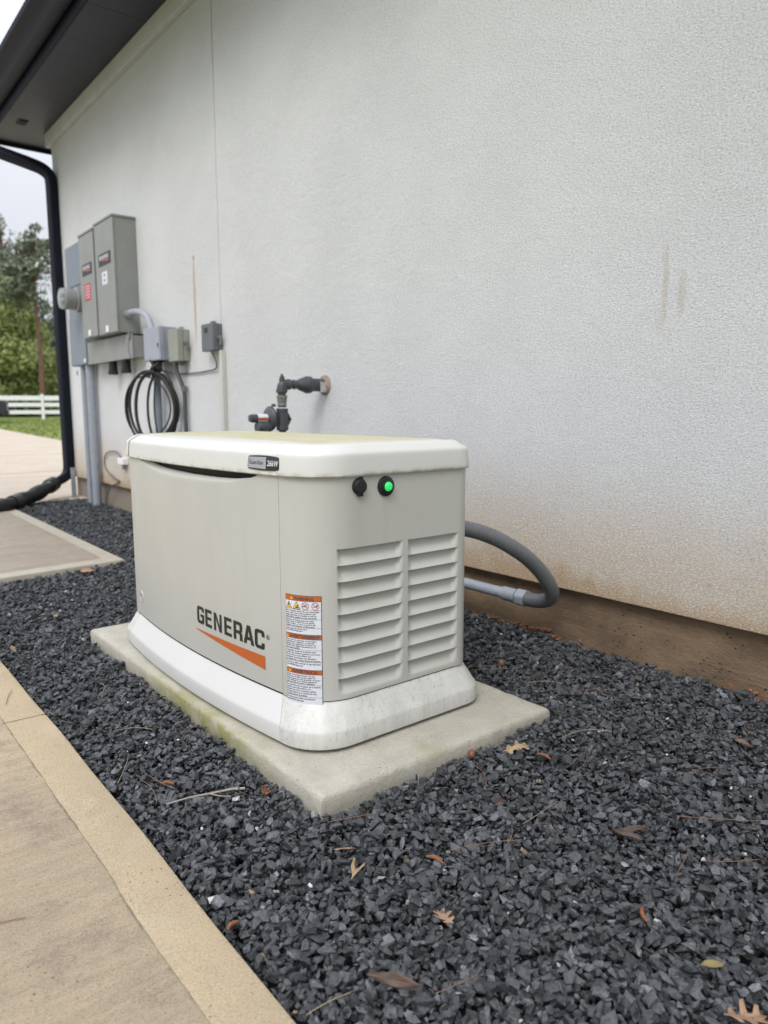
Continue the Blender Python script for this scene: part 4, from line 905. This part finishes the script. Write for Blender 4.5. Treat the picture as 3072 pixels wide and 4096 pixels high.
# sealant collar where the pipe leaves the wall
t = thing('pipe_seal', 'brown sealant ring with torn tape where the gas pipe leaves the wall', 'sealant', (W, GYc, .949)); P = at(t)
sm_ = mat('aged_sealant', (.34, .25, .20), .8, .35, 50, bump=.8, bscale=90, bdist=.006)
P(MB().lathe([(.050, 1.2595), (.046, 1.252), (.036, 1.247), (.032, 1.244)], (0, GYc-.003, .949), 'x', 28), 'ring', sm_, t)
tp = MB(); tm = mat('peeling_foil_tape', (.50, .50, .48), .35, .2, 60)
tp.grid([[(1.246+.004*sin(6*u+3*v), GYc-.034+.004*sin(9*v), .906+.070*v+.012*u) if False else (1.212+.034*u, GYc-.0335-.003*sin(5*v)*u, .914+.052*v*(1-.25*u)) for v in np.linspace(0, 1, 6)] for u in np.linspace(0, 1, 5)]); P(tp, 'tape', tm, t)
P(MB().tube([(1.222, GYc-.040, .963), (1.240, GYc-.043, .935)], .0022, 6).tube([(1.238, GYc-.040, .963), (1.222, GYc-.043, .925)], .002, 6), 'tape_tail', tm, t)

# ------------------------------------------------------------ conduit and flexible hose by the foundation
t = thing('wall_conduit', 'pale grey rigid conduit lying along the foundation, ending in a threaded coupling', 'conduit', (1.2, .6, .165)); P = at(t)
P(MB().tube([(1.205, 2.6, .170), (1.205, .575, .163)], .0205, 24), 'pipe', MT['pvc'], t)
P(MB().tube([(1.205, .60, .163), (1.205, .535, .163)], .0255, 24), 'coupling', MT['pvc'], t)
nut = MB(); R = []
for y, r in ((.528, .024), (.527, .029), (.495, .029), (.490, .026)):
    R.append([(1.205+(r+(.0018 if (k//3) % 2 else 0))*cos(2*pi*k/36), y, .163+(r+(.0018 if (k//3) % 2 else 0))*sin(2*pi*k/36)) for k in range(36)])
P(nut.rings(R), 'nut', MT['pvc'], t)
hp_ = catmull([(1.205, .50, .163), (1.205, .455, .164), (1.203, .415, .172), (1.190, .375, .192), (1.168, .352, .222), (1.135, .344, .262), (1.095, .345, .305), (1.04, .350, .352), (.98, .359, .392), (.91, .379, .432), (.84, .408, .460), (.76, .45, .478), (.68, .50, .482), (.585, .55, .482)], 22)
hm = MT['hose']; N = NB(hm)
hb_ = MB(); hb_.tube(hp_, [.0245+.0005*(1 if (i % 4) < 3 else -1) for i in range(len(hp_))], 28)
t2 = tag(hb_.build('flexible_hose', hm), 'dark grey flexible conduit hose arching from the generator down to the wall conduit', 'hose'); t2.data.set_sharp_from_angle(angle=radians(60))

# ------------------------------------------------------------ fence, car, trees
def far(u, v, z):      # point where the view ray through photo pixel (u, v) meets height z
    d = f_+(u-1536)/FPX*r2-(v-2048)/FPX*u2; k = (z-CZ)/d.z; return Vector((CX+d.x*k, CY+d.y*k, z))
F0 = Vector((10.03, 42.5, 0)); fd = Vector((.966, -.26, 0)).normalized()
fz = ground_h(F0.x, F0.y)-.01
t = thing('ranch_fence', 'white three-rail ranch fence across the far side of the lawn', 'fence', (F0.x, F0.y, fz), math.atan2(fd.y, fd.x))
for k in range(-6, 7): 
    MB().box(k*2.44-.07, k*2.44+.07, -.07, .07, -.2, 1.40).build('post', MT['white_vinyl'], t, bevel=.01)
    if k < 6:
        for z0, z1 in ((1.06, 1.31), (.72, .92), (.32, .52)): MB().box(k*2.44+.08, (k+1)*2.44-.08, -.03, .03, z0, z1).build('rail', MT['white_vinyl'], t, bevel=.006)
# parked car: only its tail shows at the left edge
def car():
    p = far(36, 1700, .16); t = thing('parked_car', 'dark car parked on the driveway with its red tail light showing at the left edge', 'car', (p.x, p.y, ground_h(p.x, p.y)+.10), math.atan2(-.24, .97)+pi)
    cm = mat('dark_car_paint', (.020, .02, .026), .25); L = 4.5
    # side profile, x forward from the tail (0) to the nose
    prof = [(0.05, .32), (0, .55), (.02, .80), (.10, .96), (.55, 1.02), (1.25, 1.40), (2.3, 1.45), (3.0, 1.08), (4.2, .92), (4.45, .70), (4.45, .32)]
    b = MB(); R = []
    for y, k in ((-.88, .94), (-.80, 1), (.80, 1), (.88, .94)): R.append([(x, y*(1-.12*max(0, (z-1.0)/.45)), .32+(z-.32)*k) for x, z in prof])
    b.rings(R); b.build('body', cm, t, bevel=.03, seg=3)
    gls2 = mat('car_glass', (.03, .035, .04), .08)
    MB().add([(.62, -.70, 1.06), (.62, .70, 1.06), (1.22, .62, 1.385), (1.22, -.62, 1.385)], [(0, 1, 2, 3)]).build('rear_window', gls2, t, solid=-.012)
    for s_ in (-1, 1): MB().box(-.012, .12, s_*.60-.2, s_*.60+.2, .76, .90).build('tail_light', mat('tail_light_red', (.22, .02, .05), .2), t, bevel=.015)
    MB().box(-.022, -.001, -.26, .26, .60, .74).build('number_plate', mat('plate_grey', (.35, .36, .45), .5), t)
    MB().box(-.04, .3, -.84, .84, .30, .50).build('bumper', MT['black'], t, bevel=.03)
    for x in (.85, 3.6):
        for s_ in (-1, 1): wh = MB().lathe([(.20, s_*.70), (.33, s_*.70), (.33, s_*.90), (.20, s_*.90)], (x, 0, .33), 'y', 28).build('wheel', MT['black_rub'], t); MB().lathe([(.20, s_*.88), (.05, s_*.905), (.02, s_*.905)], (x, 0, .33), 'y', 16).build('rim', MT['silver'], wh)
car()

def leaf_mat(name, c1, c2):
    m = mat(name, c1, .65, spec=.25); N = NB(m); at_ = N.n.new('ShaderNodeAttribute'); at_.attribute_name = 'tone'; N.col(N.mix(at_.outputs['Fac'], c1, c2)); return m
def tree(label, name, p, h, crown, lm_, bark, trunk_r, nleaf, leaf, clumps, seed, zmin=.3, lean=0):
    """clumps: list of (height fraction, radius from trunk, clump radius, count)"""
    r = np.random.default_rng(seed); t = thing(name, label, 'tree', p, 0, 'trees behind the white fence')
    top = Vector((lean, 0, h*.96)); tp = [Vector((0, 0, -.3)), Vector((lean*.2+.05, 0, h*.3)), Vector((lean*.6, .1, h*.65)), top]
    C_ = catmull(tp, 6); MB().tube(C_, list(np.linspace(trunk_r, trunk_r*.15, len(C_))), 10).build('trunk', bark, t)
    cen = []; lb = MB()
    for fr, rad, cr, cnt in clumps:
        for k in range(cnt):
            a = r.uniform(0, 2*pi); q = rad*sqrt(r.uniform(.05, 1)); z = h*(fr+r.normal(0, .035)); base = C_[min(len(C_)-1, int(max(0, fr-.06)*len(C_)))]
            c = Vector((base.x+q*cos(a), base.y+q*sin(a), z)); cen.append((c, cr*r.uniform(.6, 1.25)))
            lb.tube([base, base.lerp(c, .5)+Vector((0, 0, .1)), c], [trunk_r*.25, trunk_r*.14, trunk_r*.05], 5)
    lb.build('limbs', bark, t)
    Wt = np.array([c[1]**2 for c in cen]); Wt /= Wt.sum(); idx = r.choice(len(cen), nleaf, p=Wt)
    C0 = np.array([tuple(cen[i][0]) for i in idx]); Rr = np.array([cen[i][1] for i in idx]); d = r.normal(0, 1, (nleaf, 3)); d /= np.linalg.norm(d, axis=1)[:, None]
    pos = C0+d*(Rr*r.uniform(.25, 1, nleaf)**.5)[:, None]*np.array([1, 1, .72]); pos[:, 2] = np.maximum(pos[:, 2], zmin)
    a = r.normal(0, 1, (nleaf, 3)); a /= np.linalg.norm(a, axis=1)[:, None]; b = np.cross(a, r.normal(0, 1, (nleaf, 3))); b /= np.linalg.norm(b, axis=1)[:, None]; s = leaf*r.uniform(.6, 1.4, nleaf)[:, None]
    V = np.stack([pos-a*s, pos+b*s*.5, pos+a*s, pos-b*s*.5], 1).reshape(-1, 3)
    me = bpy.data.meshes.new('crown'); me.from_pydata(V.tolist(), [], np.arange(4*nleaf).reshape(-1, 4).tolist()); me.materials.append(lm_)
    tone = np.clip(r.normal(.5, .28, nleaf), 0, 1)*.6+r.uniform(0, 1, len(cen))[idx]*.4; at_ = me.attributes.new('tone', 'FLOAT', 'POINT'); at_.data.foreach_set('value', np.repeat(tone, 4).astype('f4'))
    o = bpy.data.objects.new('crown', me); COL.objects.link(o); o.parent = t
bark1 = mat('reddish_pine_bark', (.17, .095, .065), .9, .4, 4, bump=1, bscale=20, bdist=.05); bark2 = mat('grey_bark', (.10, .085, .07), .9, .4, 4)
Lb = leaf_mat('bright_spring_leaf', (.21, .25, .09), (.38, .42, .17)); Ld = leaf_mat('dark_oak_leaf', (.095, .115, .07), (.19, .22, .125)); Lp = leaf_mat('pine_needle_foliage', (.11, .135, .095), (.22, .25, .17))  # foliage tones lightened, distance haze painted into the leaf colours
def at_px(u, dist):
    d = f_+(u-1536)/FPX*r2; d = Vector((d.x, d.y, 0)).normalized(); x, y = CX+d.x*dist, CY+d.y*dist; return (x, y, ground_h(x, y))
bush = [(.12, 1.6, 1.1, 9), (.32, 2.2, 1.2, 14), (.55, 2.0, 1.2, 14), (.78, 1.3, 1.0, 9), (.93, .5, .7, 4)]
oak = [(.18, 2.8, 1.5, 12), (.40, 3.2, 1.6, 16), (.62, 3.0, 1.5, 16), (.82, 2.0, 1.2, 10), (.95, .8, .8, 4)]
pine = [(.42, 1.0, .7, 4), (.55, 2.2, .9, 8), (.66, 2.6, .9, 10), (.76, 2.2, .8, 10), (.86, 1.7, .7, 9), (.94, .9, .55, 6), (1.0, .3, .4, 3)]
tree('yellow-green leafy tree, tallest of the bright ones, at the left edge', 'broadleaf_tree', at_px(20, 54), 9.3, 3, Lb, bark2, .22, 15000, .17, oak, 11)
tree('low yellow-green tree just left of the downspout behind the fence', 'broadleaf_tree', at_px(150, 55), 6.6, 3, Lb, bark2, .18, 9000, .16, bush, 12)
tree('tall open-crowned pine rising highest behind the bright trees', 'pine_tree', at_px(85, 66), 14.6, 3, Lp, bark1, .26, 5200, .12, pine, 13)
tree('slender pine whose crown leans over the red trunk near the downspout', 'pine_tree', at_px(150, 64), 13.2, 3, Lp, bark1, .22, 3800, .12, pine, 14)
tree('pine with a straight bare reddish trunk just left of the downspout', 'pine_tree', at_px(200, 50), 10.6, 3, Lp, bark1, .20, 2600, .14, [(.72, 1.3, .6, 6), (.82, 1.4, .6, 8), (.92, .9, .5, 6), (1, .3, .4, 3)], 15)
tree('dark pine cropped by the left edge of the picture', 'pine_tree', at_px(-40, 62), 13.6, 3, Lp, bark1, .25, 7000, .14, pine, 16)
for k, (u, dd, hh, lab) in enumerate([(-60, 68, 8.5, 'dark dense tree at the far left behind the yellow-green tree'), (60, 72, 8.8, 'dark dense tree in the gap below the tallest pine'), (190, 70, 7.4, 'dark dense tree behind the bare reddish trunk'), (290, 74, 9.5, 'dark dense tree mostly hidden by the downspout'), (115, 58, 4.2, 'short dark bushy tree right behind the fence rails'), (225, 60, 4.4, 'short dark bushy tree behind the fence, touching the downspout')]):
    tree(lab, 'broadleaf_tree', at_px(u, dd), hh, 3, Ld, bark2, .25, 11000, .19, oak if hh > 5 else bush, 30+k)

# ------------------------------------------------------------ litter on the gravel
leaf_tan = mat('dry_tan_leaf', (.36, .255, .15), .7, .35, 60, bump=.5, bscale=120, bdist=.003); leaf_br = mat('dry_brown_leaf', (.16, .095, .065), .7, .35, 60, bump=.5, bscale=120, bdist=.003)
leaf_or = mat('dry_orange_leaf', (.34, .21, .13), .65, .3, 50); cone_m = mat('rust_brown_catkin', (.24, .095, .04), .8, .3, 200, bump=1, bscale=300, bdist=.003)
def leaf(x, y, rot_, size, shape, m, label, tilt=(0, 0), curl=.3, seed=0, lift=.004):
    V, F = poly_mesh([shape]); me = bpy.data.meshes.new('dry_leaf'); bm = bmesh.new()
    vs = [bm.verts.new((a*size, b*size, 0)) for a, b in V]
    for f in F:
        try: bm.faces.new([vs[i] for i in f])
        except ValueError: pass
    bmesh.ops.triangulate(bm, faces=bm.faces); bmesh.ops.subdivide_edges(bm, edges=bm.edges, cuts=2, use_grid_fill=True)
    rr = random.Random(seed)
    for v in bm.verts:
        a, b = v.co.x/size, v.co.y/size
        v.co.z = size*(curl*b*b*1.5-.03+.10*curl*sin(5*a+seed)+.05*sin(9*b+2*a+seed)+curl*.25*a*a)
    bmesh.ops.recalc_face_normals(bm, faces=bm.faces); bm.to_mesh(me); bm.free(); me.materials.append(m); me.shade_smooth()
    o = bpy.data.objects.new('dry_leaf', me); COL.objects.link(o); o.location = (x, y, max(gz(x, y), .006)+lift); o.rotation_euler = (tilt[0], tilt[1], rot_)
    q = o.modifiers.new('t', 'SOLIDIFY'); q.thickness = .0006; tag(o, label, 'leaf', 'fallen leaves'); return o
def mirror(P): return P+[(x, -y) for x, y in reversed(P) if abs(y) > 1e-6]
oval = mirror([(-.5, 0), (-.42, .10), (-.25, .24), (0, .31), (.22, .28), (.40, .16), (.5, .04), (.62, .008)])
lance = mirror([(-.5, 0), (-.3, .07), (0, .12), (.3, .08), (.5, .01)])
oakl = mirror([(-.55, .012), (-.40, .05), (-.30, .22), (-.20, .24), (-.16, .08), (-.04, .10), (.06, .36), (.17, .38), (.16, .13), (.27, .12), (.38, .26), (.46, .22), (.42, .07), (.55, 0)])
claw = [(-.5, .02), (-.1, .10), (.15, .22), (.45, .24), (.5, .18), (.2, .08), (.18, -.02), (.42, -.12), (.45, -.2), (.15, -.12), (-.15, -.06)]
leaf(.500, -.082, radians(-30), .062, oakl, leaf_tan, 'tan lobed oak leaf on the gravel off the right corner of the pad', (.15, -.1), .5, 1, .006)
leaf(-.051, -.156, radians(120), .043, oval, leaf_or, 'smooth oval tan leaf on the gravel in front of the pad corner', (.55, .2), .35, 2, .012)
leaf(-.070, -.212, radians(35), .055, claw, leaf_tan, 'curled speckled leaf with two prongs beside the oval leaf', (.3, -.15), .7, 3, .010)
leaf(-.028, -.395, radians(80), .044, oakl, leaf_or, 'pale orange half-buried leaf fragment in the lower middle of the gravel', (.1, .1), .2, 4, .001)
leaf(-.190, -.462, radians(-48), .078, lance, mat('dark_folded_leaf', (.10, .06, .045), .6, .3, 50), 'long dark brown folded leaf at the bottom edge near the walkway', (.9, .1), .9, 5, .012)
leaf(.396, -.445, radians(-40), .056, claw, mat('dark_crumpled_leaf', (.11, .075, .06), .8, .4, 70), 'rolled dark brown leaf alone on the gravel at the right', (.8, .4), 2.4, 6, .012)
leaf(.324, 2.615, radians(-10), .070, oval, mat('pinkish_dry_leaf', (.36, .18, .12), .7), 'pinkish brown leaf on the gravel by the grey side slab tip', (.1, .1), .3, 7)
leaf(.930, -.415, radians(-60), .050, lance, leaf_br, 'dark curled leaf near the right edge of the gravel', (.6, .3), 1.4, 8, .008); leaf(.985, -.40, radians(20), .045, oakl, leaf_br, 'reddish brown crumpled leaf by the right edge below the foundation', (.5, .1), 1.4, 9, .008)
leaf(.150, -.790, radians(-30), .060, oakl, leaf_or, 'orange-tan leaf tips at the bottom right edge of the gravel', (.1, .1), .4, 10, .006)
leaf(.205, -.715, radians(140), .034, oval, mat('olive_dry_leaf', (.22, .17, .07), .7), 'small olive brown leaf at the lower right of the gravel', (.2, .1), .3, 11, .004)
leaf(-.057, .133, radians(60), .030, oakl, cone_m, 'rust orange crumpled leaf scrap by the twig left of the pad', (.5, .3), 1.3, 12, .008)
leaf(.292, -.213, radians(10), .036, lance, mat('dark_bark_chip', (.07, .04, .03), .9), 'dark brown bark-like leaf scrap between the oak leaf and the rolled leaf', (.7, .4), 1.6, 13, .006)
leaf(.62, .02, radians(10), .028, oval, leaf_br, 'small brown leaf on the gravel just past the right pad corner', (.2, .1), .4, 14, .003)
def acorn(x, y, label, m):
    b = MB().lathe([(.001, -.009), (.006, -.0085), (.0105, -.004), (.0115, .001), (.009, .006), (.004, .009), (.001, .0095)], (0, 0, 0), 'z', 18); o = b.build('acorn_cap', m); o.location = (x, y, max(.004, gz(x, y))+.005); o.rotation_euler = (1.1, .3, 0); tag(o, label, 'acorn')
ac = mat('acorn_brown', (.20, .085, .035), .55, .2, 80)
acorn(.427, .004-.012, 'round brown acorn against the right side of the pad', ac); acorn(.886, .317, 'round brown acorn on the gravel between pad and foundation', ac)
def catkin(x, y, a, L_, label):
    P = [(L_*(t-.5), .1*L_*sin(4*t), .002*sin(3*t)) for t in np.linspace(0, 1, 12)]; o = MB().tube(P, [.0012+.0022*sin(pi*min(1, max(.08, t)))+.0004*(i % 2) for i, t in enumerate(np.linspace(.05, .95, 12))], 8).build('catkin', cone_m); o.location = (x, y, max(.004, gz(x, y))+.004); o.rotation_euler = (0, 0, a); tag(o, label, 'catkin', 'fallen catkins')
catkin(.058, -.278, radians(-70), .036, 'orange-brown catkin right of the two tan leaves'); catkin(.220, -.595, radians(50), .034, 'orange-brown catkin in the lower right gravel'); catkin(.512, -.155, radians(-80), .036, 'orange-brown catkin below the lobed oak leaf')
catkin(-.205, .30, radians(-40), .030, 'rust-coloured catkin close to the walkway left of the twig'); catkin(-.298, -.19, radians(20), .024, 'rust-coloured catkin tucked against the walkway edge low in the picture')
# forked twig
tw = MB(); z = .014; tw.tube([(-.236, .232, z), (-.19, .222, z+.003), (-.14, .205, z+.004), (-.105, .192, z+.006), (-.08, .180, z+.004)], [.0016, .002, .0022, .0026, .003], 7).tube([(-.15, .208, z+.004), (-.135, .188, z+.002), (-.115, .175, z)], [.0016, .0012, .001], 6)
tag(tw.build('forked_twig', mat('weathered_twig', (.33, .29, .25), .85, .3, 90)), 'pale forked twig lying on the gravel left of the pad corner', 'twig')
ndl = mat('dry_pine_needle', (.22, .125, .075), .6); ndl2 = mat('straw_pine_needle', (.34, .26, .17), .6)
needles = [(-.263, .40, 60, .12), (-.225, .33, 100, .14), (-.245, .285, 85, .11), (-.12, .42, -20, .10), (-.06, .50, 40, .08), (-.20, .78, 20, .10), (-.13, .95, 75, .09), (-.16, .62, -35, .09), (.02, -.02+.0-.06, -20, .10), (.33, -.06, 75, .12), (.35, -.12, 60, .10), (.62, -.19, -12, .15), (.66, -.15, -20, .13), (.55, -.24, 20, .10),
           (.16, -.30, -25, .15), (.10, -.36, -18, .13), (.24, -.30, 40, .09), (.45, -.31, -50, .12), (.33, -.30, 5, .12), (.56, -.55, -45, .16), (.48, -.62, -35, .12), (.05, -.62, 10, .10), (.62, .15, -15, .14), (.70, .09, -10, .13), (.80, .33, -25, .14), (.86, .13, -40, .11), (.95, .02, -35, .12), (1.02, -.12, -30, .13), (.40, -.56, 15, .08), (-.25, -.31, 40, .08), (-.27, -.42, -5, .07), (-.12, -.52, -10, .07), (.75, -.42, -30, .13), (.88, -.25, 10, .10)]
rn = random.Random(5)
for k, (x, y, a, L_) in enumerate(needles[::2]+needles[1::6]):
    a = radians(a); b = rn.uniform(-.12, .12); zz = max(.008, gz(x, y))+.004
    o = MB().tube([(x+(t-.5)*L_*cos(a)-b*L_*4*(t-.5)**2*sin(a), y+(t-.5)*L_*sin(a)+b*L_*4*(t-.5)**2*cos(a), zz+.004*sin(pi*t)) for t in np.linspace(0, 1, 9)], .0006, 5).build('pine_needle', ndl if k % 3 else ndl2)
    tag(o, 'thin dry pine needle lying on the black gravel', 'pine needle', 'pine needles scattered on the gravel')
for (x, y, a, L_, lab) in ((-.62, .02, -8, .13, 'pine needle lying on the broomed walkway at the left edge'), (-.37, 1.02, 70, .11, 'curved pine needle on the walkway border beyond the joint')):
    a = radians(a); o = MB().tube([(x+(t-.5)*L_*cos(a), y+(t-.5)*L_*sin(a)+.01*sin(3*t), .0345) for t in np.linspace(0, 1, 8)], .0009, 5).build('pine_needle', ndl); tag(o, lab, 'pine needle')
# clay washed out along the foundation
def clay():
    n = 260; b = MB(); r = random.Random(9)
    for k in range(n):
        y = r.choice((r.gauss(.62, .14), r.gauss(.55, .07), r.gauss(-.42, .05))); x = W+.036-abs(r.gauss(0, .022)); s = r.uniform(.002, .0065)
        z = max(.0, gz(x, y))+.001; P = []
        for q in range(6): P.append((x+s*cos(q*1.05)*r.uniform(.6, 1.3), y+s*sin(q*1.05)*r.uniform(.6, 1.3), z+r.uniform(-.001, .002)))
        P += [(x, y, z+s*.7)]; b.add(P, [(q, (q+1) % 6, 6) for q in range(6)])
    tag(b.build('clay_crumbs', MT['clay'], smooth=False), 'orange clay crumbs washed along the foot of the foundation', 'clay', kind='stuff')
clay()
